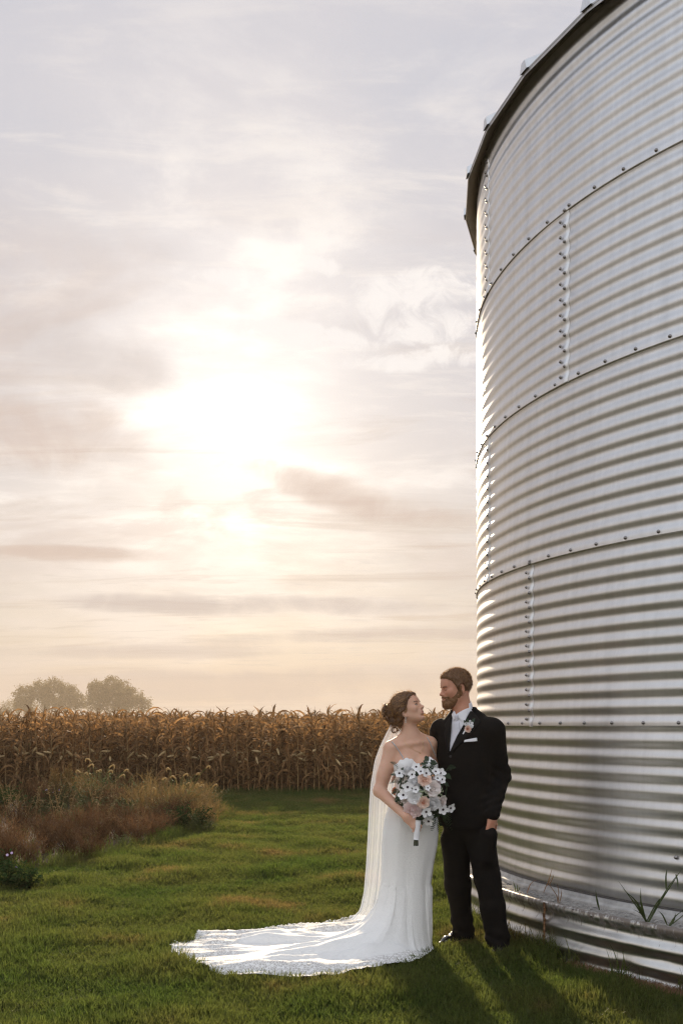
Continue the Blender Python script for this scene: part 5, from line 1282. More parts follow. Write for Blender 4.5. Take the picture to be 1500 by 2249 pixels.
    Tr.post = [tf_]
    child(sculpt('trousers', Tr, (.5, 6.15, 0), (1.25, 6.92, 1.02), .0046, MATS['suit_black']))
    # --- shoes
    def shoe(heel, toe):
        heel, toe = np.array((*heel, 0.)), np.array((*toe, 0.)); d = toe - heel; L_ = np.linalg.norm(d); d /= L_; s = np.cross((0, 0, 1), d)
        S = Sculpt(); p = lambda a, b, c: heel + d * a * L_ + s * b + np.array((0, 0, c))
        S.cap(p(.10, 0, .045), p(.38, 0, .050), .036, .040, .03); S.cap(p(.38, 0, .045), p(.72, .004, .034), .041, .036, .03); S.cap(p(.72, .004, .034), p(.95, 0, .026), .035, .020, .03); S.cap(p(.12, 0, .08), p(.22, 0, .10), .036, .040, .03)
        S.post = [lambda P, q: np.maximum.reduce([q, .004 - P[:, 2]])]
        o = child(sculpt('shoe', S, np.minimum(heel, toe) - (.09, .09, .03), np.maximum(heel, toe) + (.09, .09, .17), .004, MATS['shoe_leather']))
        so = MB(); G = []
        for t in np.linspace(0, 1, 15):
            w = np.interp(t, [0, .05, .3, .45, .72, .9, 1], [.012, .03, .036, .038, .040, .028, .006]); G.append([p(t, -w, .010), p(t, w, .010)])
        G = np.array(G); lo = G.copy(); lo[..., 2] = .0; so.grid(G); so.grid(lo[::-1]); so.grid(np.stack([G[:, 0], lo[:, 0]], 1)); so.grid(np.stack([lo[:, 1], G[:, 1]], 1)); so2 = so.build('sole', MATS['button_black'], o)
        hl = MB(); hl.box(p(.12, 0, .011), (.055, .058, .022), Matrix(((d[0], s[0], 0), (d[1], s[1], 0), (0, 0, 1)))); hl.build('heel', MATS['button_black'], o, smooth=False)
    shoe((.835, 6.755), (.640, 6.53)); shoe((1.030, 6.47), (.955, 6.21))
    for ch in root.children: ch.matrix_parent_inverse = Matrix.Translation((-.88, -6.45, 0))
    return Ju, N_, root
JU, GN, GROOM = build_groom()
# ------------------------------------------------------------------ bride
def cloth_white(name, base=(.89, .89, .87), lace_attr=False, trans=.06):
    m = bpy.data.materials.new(name); m.use_nodes = True; nt = m.node_tree; N = nt.nodes; L = nt.links; b = N['Principled BSDF']; out = N['Material Output']
    b.inputs['Base Color'].default_value = (*base, 1); b.inputs['Roughness'].default_value = .75; b.inputs['Specular IOR Level'].default_value = .25; b.inputs['Sheen Weight'].default_value = .15
    tc = N.new('ShaderNodeTexCoord'); n1 = N.new('ShaderNodeTexNoise'); n1.inputs['Scale'].default_value = 350; L.new(tc.outputs['Object'], n1.inputs['Vector'])
    bp = N.new('ShaderNodeBump'); bp.inputs['Strength'].default_value = .03; bp.inputs['Distance'].default_value = .002; L.new(n1.outputs['Fac'], bp.inputs['Height'])
    tl = N.new('ShaderNodeBsdfTranslucent'); tl.inputs['Color'].default_value = (*base, 1); mx = N.new('ShaderNodeMixShader'); mx.inputs[0].default_value = trans
    L.new(b.outputs[0], mx.inputs[1]); L.new(tl.outputs[0], mx.inputs[2]); L.new(mx.outputs[0], out.inputs['Surface'])
    L.new(bp.outputs[0], b.inputs['Normal'])
    if lace_attr:
        at = N.new('ShaderNodeAttribute'); at.attribute_name = 'lace'
        v1 = N.new('ShaderNodeTexVoronoi'); v1.feature = 'DISTANCE_TO_EDGE'; v1.inputs['Scale'].default_value = 60; L.new(tc.outputs['Object'], v1.inputs['Vector'])
        v2 = N.new('ShaderNodeTexVoronoi'); v2.inputs['Scale'].default_value = 34; v2.inputs['Randomness'].default_value = .9; L.new(tc.outputs['Object'], v2.inputs['Vector'])
        m1 = N.new('ShaderNodeMath'); m1.operation = 'LESS_THAN'; L.new(v1.outputs['Distance'], m1.inputs[0]); m1.inputs[1].default_value = .085
        m2 = N.new('ShaderNodeMath'); m2.operation = 'LESS_THAN'; L.new(v2.outputs['Distance'], m2.inputs[0]); m2.inputs[1].default_value = .36
        mm = N.new('ShaderNodeMath'); mm.operation = 'MAXIMUM'; L.new(m1.outputs[0], mm.inputs[0]); L.new(m2.outputs[0], mm.inputs[1])
        b2 = N.new('ShaderNodeBump'); b2.inputs['Strength'].default_value = .6; b2.inputs['Distance'].default_value = .006; L.new(mm.outputs[0], b2.inputs['Height']); L.new(bp.outputs[0], b2.inputs['Normal'])
        # sheer ground between the motifs
        inv = N.new('ShaderNodeMath'); inv.operation = 'SUBTRACT'; inv.inputs[0].default_value = 1; L.new(mm.outputs[0], inv.inputs[1])
        sh = N.new('ShaderNodeMath'); sh.operation = 'MULTIPLY'; L.new(inv.outputs[0], sh.inputs[0]); L.new(at.outputs['Fac'], sh.inputs[1])
        s2 = N.new('ShaderNodeMath'); s2.operation = 'MULTIPLY'; L.new(sh.outputs[0], s2.inputs[0]); s2.inputs[1].default_value = .20
        tp = N.new('ShaderNodeBsdfTransparent'); m3 = N.new('ShaderNodeMixShader'); L.new(s2.outputs[0], m3.inputs[0]); L.new(mx.outputs[0], m3.inputs[1]); L.new(tp.outputs[0], m3.inputs[2]); L.new(m3.outputs[0], out.inputs['Surface'])
        L.new(b2.outputs[0], b.inputs['Normal'])
        cm = N.new('ShaderNodeMix'); cm.data_type = 'RGBA'; L.new(sh.outputs[0], cm.inputs[0]); cm.inputs[6].default_value = (*base, 1); cm.inputs[7].default_value = (.74, .72, .695, 1); L.new(cm.outputs[2], b.inputs['Base Color'])
    MATS[name] = m; return m
cloth_white('gown_crepe', lace_attr=True)
cloth_white('gown_lace', (.91, .91, .90), trans=.1)
mat('veil_tulle', (.80, .85, .95), .8, trans=.38, alpha=.56)
mat('hair_her', (.085, .038, .015), .42, var=(.15, .072, .029), vscale=35, trans=.15); mat('hair_gold', (.30, .15, .055), .40, var=(.42, .235, .095), vscale=35, trans=.35)
mat('pearl', (.75, .73, .68), .25, coat=.3); mat('gold_chain', (.75, .55, .28), .3, 1.0); mat('bead_strap', (.70, .70, .70), .35, var=(.45, .45, .46), vscale=300)

def build_bride():
    PSI = R_(12); N_ = np.array((math.sin(PSI), -math.cos(PSI), 0)); U = np.array((math.cos(PSI), math.sin(PSI), 0)); BY = 6.43; O = np.array(((905 - 750) * BY / F, BY, 0))
    T = lambda u, z, n: O + U * u + N_ * n + np.array((0, 0, z)); tf = Frame(O, U, -N_, (0, 0, 1))
    BASE = (float(O[0]), float(O[1]), 0.0)
    root = empty('person', BASE); tag(root, 'woman in a white strapped bridal gown looking up at the man', 'person', 'bridal couple standing by the grain bin')
    Z = lambda y, Y=BY: CAM_H - (y - HOR) * Y / F
    P_ = lambda x, y, Y: np.array(px(x, y, Y))
    ya = R_(60); f = np.array((math.sin(ya), -math.cos(ya), 0)); pitch = R_(23); up = np.array((0, 0, 1.)); fx = f * math.cos(pitch) + up * math.sin(pitch); fz = up * math.cos(pitch) - f * math.sin(pitch); fy = np.cross(fz, fx)
    HO = P_(897, 1559, 6.43); HF = Frame(HO, fx, fy, fz, .90)
    sh_a, el_a, wr_a = P_(859, 1647, 6.42), P_(834, 1738, 6.36), P_(893, 1795, 6.16)      # arm on the left in the picture
    sh_b, el_b, wr_b = P_(944, 1636, 6.48), P_(958, 1712, 6.62), P_(985, 1760, 6.74)
    B = head_sculpt(HF, True)
    B.cap(HF.p((-.034, 0, -.050)), T(.0, Z(1628), -.01), .045, .050, .03)
    B.cap(T(-.03, Z(1622), -.02), sh_a + (0, 0, .012), .042, .046, .05); B.cap(T(.02, Z(1620), -.02), sh_b + (0, 0, .010), .042, .044, .05)
    B.ell((0, .005, Z(1672)), (.128, .085, .13), .05, tf); B.ell((0, .0, Z(1735)), (.112, .080, .13), .06, tf); B.ell((0, .01, Z(1800)), (.158, .108, .14), .06, tf)
    for sd, xx, yy in ((-1, 889, 1686), (1, 938, 1683)):
        c0 = P_(xx, yy, 6.36); B.ell(c0, (.062, .058, .060), .035)
    hipc = T(0, Z(1820), 0)
    for sd in (-1, 1): B.chain([T(.06 * sd - .01, Z(1830), 0), T(.04 * sd - .03, .48, -.01), T(.035 * sd - .03, .12, -.01)], [.075, .046, .034], .04)
    B.chain([sh_a, el_a, wr_a], [.049, .040, .025], .02); B.chain([P_(848, 1690, 6.39), P_(842, 1705, 6.38)], [.043, .042], .02)
    B.chain([sh_b, el_b, wr_b], [.045, .038, .027], .02)
    GR = P_(917, 1815, 6.15)                                           # grip on the stems
    fw = GR - wr_a; fw /= np.linalg.norm(fw)
    hand(B, wr_a, fw + np.array((0, 0, -.10)), (-.1, -.75, .55), .165, (.75, .8, .85, .9), thumb=-1, thumb_curl=.5)
    # collar bones
    B.cap(T(-.012, Z(1634), .055), sh_a + (0.01, -.035, .016), .006, .005, .03); B.cap(T(.022, Z(1632), .055), sh_b + (-.01, -.03, .014), .006, .005, .03)
    sculpt('body', B, (.10, 5.98, .02), (.80, 6.85, 1.74), .0042, MATS['skin_her'], root)
    face_details(HF, root, MATS['lash_dark'], MATS['hair_her'], MATS['lips_her'], True, (0, .1))
    # --- gown bodice
    D = Sculpt(); D.ops = [o for o in B.ops]
    T_only = Sculpt(); T_only.ell((0, .005, Z(1672)), (.128, .085, .13), .05, tf); T_only.ell((0, 0, Z(1735)), (.112, .080, .13), .06, tf); T_only.ell((0, .01, Z(1800)), (.158, .108, .14), .06, tf)
    for xx, yy in ((889, 1686), (938, 1683)): T_only.ell(P_(xx, yy, 6.36), (.062, .058, .060), .035)
    T_only.cap(T(.0, Z(1820), .0), T(.0, Z(1860), .0), .115, .10, .08)
    free = Sculpt(); free.ops = T_only.ops
    def neckline(P, d):
        q = P - O; u = q @ U; n = q @ N_
        zt = np.interp(u, [-.14, -.10, -.055, -.02, .022, .05, .09, .13], [Z(1682), Z(1669), Z(1664), Z(1668), Z(1684), Z(1668), Z(1662), Z(1674)]); zt = np.where(n < 0, Z(1700), zt)
        return np.maximum.reduce([d - .007 - .0012 * vnoise(P, 160, 1.3) * (P[:, 2] > Z(1760)), P[:, 2] - zt - .003 * np.sin(u * 170), Z(1782) - P[:, 2]])
    T_only.post = [neckline]
    sculpt('bodice', T_only, (.10, 6.1, .60), (.80, 6.75, 1.34), .004, MATS['gown_lace'], root)
    # straps of small beads
    full = Sculpt(); full.ops = B.ops
    for pts in ([(861, 1631), (868, 1639), (878, 1653), (886, 1667)], [(938, 1621), (945, 1633), (951, 1648), (957, 1662)]):
        pts = np.array(pts, float); t = np.linspace(0, 1, 26); s = np.linspace(0, 1, len(pts)); C = on_surface(lambda P: np.minimum(full(P), T_only(P)), np.stack([np.interp(t, s, pts[:, i]) for i in range(2)], 1)); sb = MB()
        for k, c0 in enumerate(C):
            c1 = c0 + np.array((0, -.003, .002)); r = .0042 * (1 + .2 * (k % 2)); sb.add([c1 + np.array(v) * r for v in ((1, 0, 0), (-1, 0, 0), (0, 1, 0), (0, -1, 0), (0, 0, 1), (0, 0, -1))], [(0, 2, 4), (2, 1, 4), (1, 3, 4), (3, 0, 4), (2, 0, 5), (1, 2, 5), (3, 1, 5), (0, 3, 5)])
        sb.build('strap', MATS['bead_strap'], root)
    # necklace and earrings
    kp = np.array([(887, 1626), (893, 1635), (903, 1644), (913, 1650), (923, 1654), (928, 1648), (930, 1636), (928, 1626)], float); tq = np.linspace(0, 7, 29); Q = on_surface(full, np.stack([np.interp(tq, np.arange(8), kp[:, i]) for i in range(2)], 1)); ch = MB(); ch.tube([tuple(p + (0, -.002, 0)) for p in Q], .0011, 4)
    ch.tube([tuple(Q[16] + (0, -.003, -.002)), tuple(Q[16] + (0, -.003, -.012))], [.003, .002], 6); ch.build('necklace', MATS['gold_chain'], root)
    for sd in (-1, 1):
        e0 = HF.p((-.002, .080 * sd * .94, -.042)); er = MB(); er.tube([tuple(e0), tuple(e0 + (0, 0, -.030))], .0010, 4)
        for k in range(4): er.tube([tuple(e0 + (0, 0, -.012 - .010 * k)), tuple(e0 + (0, 0, -.019 - .010 * k))], [.0022 + .0006 * k, .0022 + .0006 * k], 6)
        er.build('earring', MATS['pearl'], root)
    # --- hair: scalp shell, swept strands, twisted low bun with curls
    HS = head_sculpt(HF, True)
    loc = lambda P: (P - HF.o) @ HF.R / HF.k
    H = Sculpt(); H.ops = list(HS.ops)
    bun = np.array((-.125, -.005, .035))
    def hc(P, d):
        q = loc(P); x, y, z = q[:, 0], q[:, 1], q[:, 2]; th = .010 + .007 * np.clip(-x / .08, 0, 1)
        line = np.interp(x, [-.10, -.03, -.012, .0, .012, .030, .045, .06, .1], [-.075, -.062, -.040, -.006, .000, .024, .050, .070, .085]) - .10 * np.abs(y)
        ear = np.sqrt(((x + .006) / .020) ** 2 + ((z + .036) / .026) ** 2) - 1
        return np.maximum.reduce([d - th * np.clip(.2 + (z - line) / .02, .2, 1) - .002 * vnoise(P, 60, 3.), line - z, -ear * .03])
    H.post = [hc]
    lo, hi = HF.o - .26, HF.o + .26
    base = Sculpt(); 
    for c0, r in (((-.124, 0, .024), .048), ((-.156, -.012, .068), .034), ((-.156, -.005, .006), .038), ((-.130, -.016, -.040), .036), ((-.112, -.015, .065), .032), ((-.085, -.028, -.066), .030), ((-.07, -.036, -.05), .03)): base.ell(c0, (r, r * 1.05, r), .02, HF)
    base.ops = H.ops + base.ops
    def both(P, d):
        hs = Sculpt(); hs.ops = H.ops; a = hc(P, hs(P)); bb = Sculpt(); bb.ops = base.ops[len(H.ops):]; return smin(a, bb(P) + .003 * vnoise(P, 55, 1.), .012)
    shell = Sculpt(); shell.post = [lambda P, d: both(P, d)]
    sculpt('hair', shell, lo, hi, .0032, MATS['hair_her'], root)
    free_h = lambda P: both(np.asarray(P, float), None)
    # swept strands over the scalp towards the bun
    r = np.random.default_rng(11); sw = [MB(), MB()]
    for k in range(300):
        side = -1 if k % 4 else 1; a = r.uniform(.0, 1.0)
        x0 = .075 - .075 * a + r.normal(0, .006); y0 = side * (.006 + .066 * a ** .8) * r.uniform(.5, 1.05); z0 = .085 - .065 * a + r.normal(0, .006)
        p0 = np.array((x0, y0, z0)); p2 = bun + np.array((.01, side * r.uniform(-.01, .045), r.uniform(-.055, .05))); pm = (p0 + p2) / 2 + np.array((0, side * .055 * (.4 + a), .075 * (1 - a) + .01))
        t = np.linspace(0, 1, 9)[:, None]; L0 = (1 - t) ** 2 * p0 + 2 * t * (1 - t) * pm + t ** 2 * p2; W_ = np.array([HF.p(v) for v in L0])
        for _ in range(3):                                     # pull onto the shell
            d = free_h(W_); g = np.stack([(free_h(W_ + e) - d) / .002 for e in np.eye(3) * .002], 1); W_ = W_ - g * (d - .0015)[:, None] * .9
        if np.abs(free_h(W_)).max() > .02: continue
        W_[0] -= HF.R @ np.array((0, 0, .004)); sw[k % 3 == 0].tube(W_, np.interp(np.linspace(0, 1, 9), [0, .2, .8, 1], [.0014, .0036, .0036, .002]), 5)
    # curls of the bun: loops and rolls
    for k in range(46):
        c0 = np.array((-.145, -.005, .026)) + r.normal(size=3) * np.array((.016, .026, .042)); ax = r.normal(size=3) + np.array((-1.2, -.6, 0)); ax /= np.linalg.norm(ax); u = np.cross(ax, r.normal(size=3)); u /= np.linalg.norm(u); v = np.cross(ax, u); R0 = r.uniform(.014, .026); tn = r.uniform(.8, 1.5)
        t = np.linspace(0, 2 * PI * tn, 14); C = np.array([c0 + (u * math.cos(q) + v * math.sin(q)) * R0 * (1 - .35 * q / t[-1]) + ax * (.018 + .004 * q / 3) for q in t]); sw[k % 5 < 2].tube([HF.p(p) for p in C], np.interp(t, [0, t[-1] * .5, t[-1]], [.0025, .0062, .0025]), 5)
    # loose ends at the nape and tendrils at ear and far side of the neck
    for k in range(46):
        p = HF.p(np.array((-.085 + r.normal(0, .022), r.uniform(-.05, .03), -.075 + r.normal(0, .016)))); d = np.array((-.3 + r.normal(0, .35), r.normal(0, .3), -.7)); C = [p]; L_ = r.uniform(.03, .085); ph = r.uniform(0, 6)
        for i in range(7): C.append(C[-1] + (d + .7 * np.array((math.sin(ph + i * 1.1), math.cos(ph + i * .9), .1))) * L_ / 7)
        sw[k % 2].tube(C, np.interp(np.arange(8), [0, 7], [.0026, .0008]), 4)
    for (x, y, z), L_, dx in (((.024, -.070, .012), .085, .2), ((.018, -.072, .004), .10, .1), ((.028, -.068, .020), .07, .3), ((.000, .066, -.04), .12, .5), ((-.006, .066, -.05), .13, .7), ((-.010, .066, -.05), .12, .4), ((.0, .068, -.05), .11, .8), ((-.015, .06, -.06), .10, .6), ((-.02, .06, -.06), .11, .3)):
        p = HF.p((x, y, z)); C = [p]; ph = r.uniform(0, 6)
        for i in range(10): C.append(C[-1] + np.array((.25 * dx + .35 * math.sin(ph + i * .9), .25 * math.cos(ph + i * .8), -.95)) * L_ / 10)
        sw[1].tube(C, np.interp(np.arange(11), [0, 3, 10], [.0015, .0026, .0008]), 4)
    sw[0].build('hair_locks', MATS['hair_her'], root)['kind'] = 'stuff'; sw[1].build('hair_locks', MATS['hair_gold'], root)['kind'] = 'stuff'
    hp, hn = mesh_points([q for q in root.children if q.name.startswith('hair') and 'locks' not in q.name][0], 2600, 8); fwy = HF.R @ np.array((-.8, 0, .15))
    strands('flyaway_hair', hp, hn * .55 + fwy[None], .034, MATS['hair_rim_glow'], root, .0016, .9, 4, 12)['kind'] = 'stuff'
    # --- skirt and train: one loft from hip to the hem lying on the grass
    OP = TRAIN; SCn = np.array((.425, 6.50))
    def reach(th):
        d = np.array((math.cos(th), math.sin(th))); best = .1
        for i in range(len(OP)):
            a, b = OP[i] - SCn, OP[(i + 1) % len(OP)] - SCn; e = b - a; den = d[0] * e[1] - d[1] * e[0]
            if abs(den) < 1e-9: continue
            t = (a[0] * e[1] - a[1] * e[0]) / den; s = (a[0] * d[1] - a[1] * d[0]) / den
            if t > 0 and 0 <= s <= 1: best = max(best, t)
        return best
    # angles denser towards the train on the left
    base_t = np.linspace(0, 2 * PI, 360, endpoint=False); wgt = 1 + 4.0 * np.exp(-((base_t - PI) / .55) ** 2); cw = np.concatenate([[0], np.cumsum(wgt)]); cw = cw / cw[-1]; ths = np.interp(np.linspace(0, 1, 460, endpoint=False), cw, np.linspace(0, 2 * PI, 361))
    rings = []          # (y px, left px, right px, depth radius)
    cs = [(1758, 859, 949, .094, 6.43), (1775, 852, 956, .110, 6.43), (1800, 845, 962, .126, 6.43), (1830, 841, 963, .130, 6.43), (1860, 839, 960, .13, 6.44), (1900, 839, 952, .125, 6.45), (1940, 838, 947, .13, 6.46)]
    G = []; LC = []
    nf = 34
    for th in ths:
        R0 = reach(th); wob = .5 * mnoise.noise((math.cos(th) * 3, math.sin(th) * 3, 5.)) ; row = []; lace = []
        c_, s_ = math.cos(th), math.sin(th)
        for j, (yy, xl, xr, dr, Yc) in enumerate(cs):
            cx = ((xl + xr) / 2 - 750) * Yc / F; rx = (xr - xl) / 2 * Yc / F; z = CAM_H - (yy - HOR) * Yc / F; k = j / (len(cs) - 1)
            fo = 1 + k * (.05 * math.sin(th * 9 + 1.5 * math.sin(th * 2)) * (.4 + .6 * max(0, -c_)) + .025 * mnoise.noise((c_ * 5, s_ * 5, k * .6)))
            row.append((cx + rx * c_ * fo, Yc + dr * s_ * fo, z)); lace.append(0)
        p0 = np.array(row[-1]); zk = p0[2]; dirv = np.array((c_, s_)); rk = np.linalg.norm(p0[:2] - SCn); end = SCn + dirv * R0 * (1 + .010 * mnoise.noise((th * 22, 0, 0)))
        v = end - p0[:2]; dist = np.linalg.norm(v); v = v / (dist + 1e-9); l1 = min(.46, dist * .50); ff = min(1, dist / .8)
        b0 = np.array((0, zk)); b1 = np.array((.004 + .024 * ff, zk * .52)); b2 = np.array((l1 * .30, .075 + .030 * ff)); b3 = np.array((l1, .055))
        for i in range(1, nf + 1):
            s = i / nf
            if s < .5:
                q = s / .5; r_, z = (1 - q) ** 3 * b0 + 3 * (1 - q) ** 2 * q * b1 + 3 * (1 - q) * q * q * b2 + q ** 3 * b3
            else:
                q = (s - .5) / .5; r_ = l1 + (dist - l1) * q; z = .055 + (.040 - .055) * q
            X, Y = p0[0] + v[0] * r_, p0[1] + v[1] * r_
            fl = min(1, s / .45)
            fold = .042 * mnoise.fractal((X * 1.7 + Y * .5, Y * 7.5 - X * 1.2, .7), 1, 2, 3) + .006 * mnoise.noise((X * 4.5 + 2, Y * 15 + X * 3, 2.))
            far_ = min(1, max(0, (dist - .12) / .35)); hem = max(0, (s - .8) / .2)
            z += fl * far_ * max(0.0, fold + .012) * 1.25 * (1 - .25 * hem) + hem * far_ * (.009 * mnoise.noise((th * 26 + X * 6, 1, 0)) + .004)
            z += fl * (.005 * mnoise.noise((X * 9, Y * 9, 4.)))
            side = .016 * math.sin(th * 11 + 2 * math.sin(th * 3)) * (1 - fl) + .010 * mnoise.noise((th * 9, s * 3, 2)) * (1 - hem * .5)
            row.append((X - v[1] * side, Y + v[0] * side, max(z, .022))); edge = (1 - s) * .5 / .5 * (dist - l1) if s >= .5 else 9; lace.append(1.0 if edge < .16 else max(0, 1 - (edge - .16) / .05))
        G.append(row); LC.append(lace)
    G = np.array(G); mb = MB(); mb.grid(G, closed_u=True); me = mb.mesh('skirt'); at = me.attributes.new('lace', 'FLOAT', 'POINT'); at.data.foreach_set('value', np.array(LC, np.float32).ravel()); link('skirt', me, MATS['gown_crepe'], root)
    # lace edging: scalloped motifs along the hem
    lm = MB(); hemp = G[:, -1]; prev = G[:, -3]; acc = 0
    for i in range(len(hemp)):
        a, b = hemp[i], hemp[(i + 1) % len(hemp)]; acc += np.linalg.norm(b - a)
        if acc > .028:
            acc = 0; o_ = hemp[i] - prev[i]; o_ /= np.linalg.norm(o_) + 1e-9; tn = (b - a) / (np.linalg.norm(b - a) + 1e-9); c0 = a - o_ * .008 + (0, 0, .002); rr = .012
            lm.add([c0 + (0, 0, .004)] + [c0 + tn * math.cos(q) * rr + o_ * math.sin(q) * rr * .9 + np.array((0, 0, .001 * math.sin(3 * q))) for q in np.linspace(0, 2 * PI, 10, endpoint=False)], [(0, 1 + q, 1 + (q + 1) % 10) for q in range(10)])
    for k in range(70):                                       # small raised lace flowers on the train border
        i = rng.integers(0, len(G)); s = rng.uniform(.0, 1.0) ** 1.6; j = -1 - int(s * 8); p = G[i, j]
        if np.linalg.norm(p[:2] - SCn) < .28: continue
        rr = rng.uniform(.007, .016); a0 = rng.uniform(0, 6)
        lm.add([p + (0, 0, .010)] + [p + np.array((math.cos(a0 + q * PI / 5) * rr * (1 if q % 2 else .5), math.sin(a0 + q * PI / 5) * rr * (1 if q % 2 else .5), .007)) for q in range(10)], [(0, 1 + q, 1 + (q + 1) % 10) for q in range(10)])
    lm.build('lace_edging', MATS['gown_lace'], root)['kind'] = 'stuff'
    # --- veil: falls from the bun behind the back and runs out over the train
    vl = [(1592, 858, 884, 6.50), (1615, 846, 890, 6.53), (1640, 834, 893, 6.56), (1670, 823, 895, 6.58), (1723, 814, 896, 6.60), (1763, 811, 896, 6.61), (1830, 808, 892, 6.62), (1900, 804, 886, 6.63), (1960, 799, 880, 6.64), (2000, 790, 876, 6.66), (2022, 768, 872, 6.72)]
    ys = np.array([v[0] for v in vl], float); yy = np.linspace(ys[0], ys[-1], 44); V = []
    for y in yy:
        xl, xr, Yd = [np.interp(y, ys, [v[i] for v in vl]) for i in (1, 2, 3)]; k = (y - ys[0]) / (ys[-1] - ys[0]); row = []
        for t in np.linspace(0, 1, 90):
            Yq = Yd + (.006 + .016 * k) * (math.sin(t * 31 + 2.2 * math.sin(t * 7 + k * 2) + .6 * k) + .5 * math.sin(t * 57 + 3 * math.sin(t * 5))) - .07 * (1 - t) ** 2 * (1 - .4 * k) + .03 * math.sin(t * PI); x = xl + (xr - xl) * t; p = px(x, y, Yq); row.append((p.x, p.y, max(p.z, .05 + .02 * math.sin(t * 30))))
        V.append(row)
    mb = MB(); mb.grid(np.array(V)); mb.build('veil', MATS['veil_tulle'], root)
    cb = MB(); c0 = HF.p((-.11, 0, -.045)); cb.tube([tuple(c0 + (-.03, -.03, 0)), tuple(c0 + (-.012, .02, -.004)), tuple(c0 + (.02, .05, 0))], .006, 6); cb.build('veil_comb', MATS['pearl'], root)
    for ch in root.children: ch.matrix_parent_inverse = Matrix.Translation((-BASE[0], -BASE[1], 0))
    return root
BRIDE = build_bride()

# ------------------------------------------------------------------ flowers
M_PET = {'white': mat('petal_white', (.92, .92, .92), .6, var=(.88, .88, .89), vscale=40, trans=.12), 'pink': mat('petal_pink', (.93, .74, .73), .6, var=(.93, .82, .81), vscale=30, trans=.12),
         'peach': mat('petal_peach', (.88, .60, .47), .6, var=(.88, .72, .63), vscale=25, trans=.12), 'orange': mat('petal_orange', (.70, .28, .14), .6, trans=.2), 'cream': mat('petal_cream', (.88, .83, .80), .6, var=(.86, .77, .74), vscale=25, trans=.12)}
M_CENT = mat('flower_centre', (.030, .018, .022), .8); M_FERN = mat('fern_green', (.018, .042, .018), .55, var=(.034, .060, .024), vscale=20, trans=.25); M_BERRY = mat('berry', (.40, .46, .30), .4); M_RIB = mat('ribbon_white', (.80, .80, .82), .45, sheen=.2); M_STEM = mat('cut_stems', (.045, .050, .022), .6)
def basis(n):
    n = np.array(n, float); n /= np.linalg.norm(n); u = np.cross(n, (0, 0, 1)); u = u / np.linalg.norm(u) if np.linalg.norm(u) > .05 else np.array((1., 0, 0)); return u, np.cross(n, u), n
def petal(mb, c0, d, n, L_, W_, cup, roll=0.0, nu=5, nv=5):
    """cupped petal starting at c0 along d, its inner face towards n"""
    s = np.cross(n, d); s /= np.linalg.norm(s); G = []
    for i in range(nu):
        t = i / (nu - 1); w = W_ * math.sin(PI * (.10 + .78 * t ** 1.35)) ** .75; row = []
        for j in range(nv):
            q = 2 * j / (nv - 1) - 1; row.append(c0 + d * (L_ * t * (1 - .12 * q * q * t)) + s * (w * q / 2) + n * (cup * (t ** 1.5 + .55 * q * q * t) - roll * max(0, t - .6) ** 2 * 6 * L_))
        G.append(row)
    mb.grid(np.array(G))
def rose(c0, n, r, key, parent, inner=None, seed=0):
    rg = np.random.default_rng(seed); u, v, n = basis(n); mb = MB(); c0 = np.array(c0)
    bud = MB()
    for layer, (rad, h, np_, open_) in enumerate(((.16, .55, 3, .20), (.30, .56, 4, .42), (.48, .50, 5, .66), (.68, .40, 6, .88), (.88, .26, 7, 1.10), (1.0, .12, 8, 1.32))):
        for k in range(np_):
            a = 2 * PI * (k + .5 * (layer % 2)) / np_ + rg.normal(0, .12); e = u * math.cos(a) + v * math.sin(a); d = e * math.sin(open_) + n * math.cos(open_); inn = -e * math.cos(open_) + n * math.sin(open_)
            petal(bud if layer < 2 and inner else mb, c0 + e * r * rad * .25 - n * r * .45, d, inn, r * (.55 + rad * .65) * rg.uniform(.92, 1.08) if layer < 5 else r * 1.12, r * (.55 + .75 * rad), r * (.24 * (1 - open_ * .5)), roll=.10 * open_)
    th = np.linspace(0, PI, 6); mb.grid(np.array([[c0 - n * r * .30 + r * .52 * (u * math.sin(t) * math.cos(q) + v * math.sin(t) * math.sin(q) + n * math.cos(t) * .8) for q in np.linspace(0, 2 * PI, 11)] for t in th]))
    o = mb.build('rose', M_PET[key], parent)
    if inner: bud.build('rose_heart', M_PET[inner], o)
    return o
def dogwood(c0, n, r, parent, seed=0):
    rg = np.random.default_rng(seed); u, v, n = basis(n); mb = MB(); c0 = np.array(c0); a0 = rg.uniform(0, 6)
    for k in range(5):
        a = a0 + 2 * PI * k / 5 + rg.normal(0, .1); e = u * math.cos(a) + v * math.sin(a); petal(mb, c0 + e * r * .10, e * .97 + n * rg.uniform(-.1, .25), n, r * rg.uniform(.85, 1.05), r * .84, r * .12)
    o = mb.build('small_flower', M_PET['white'], parent); ce = MB()
    th = np.linspace(0, PI / 2, 4); ce.grid(np.array([[c0 + n * r * .02 + (u * math.cos(q) + v * math.sin(q)) * r * .23 * math.cos(t) + n * r * .20 * math.sin(t) for q in np.linspace(0, 2 * PI, 9)] for t in th])); ce.build('flower_eye', M_CENT, o); return o
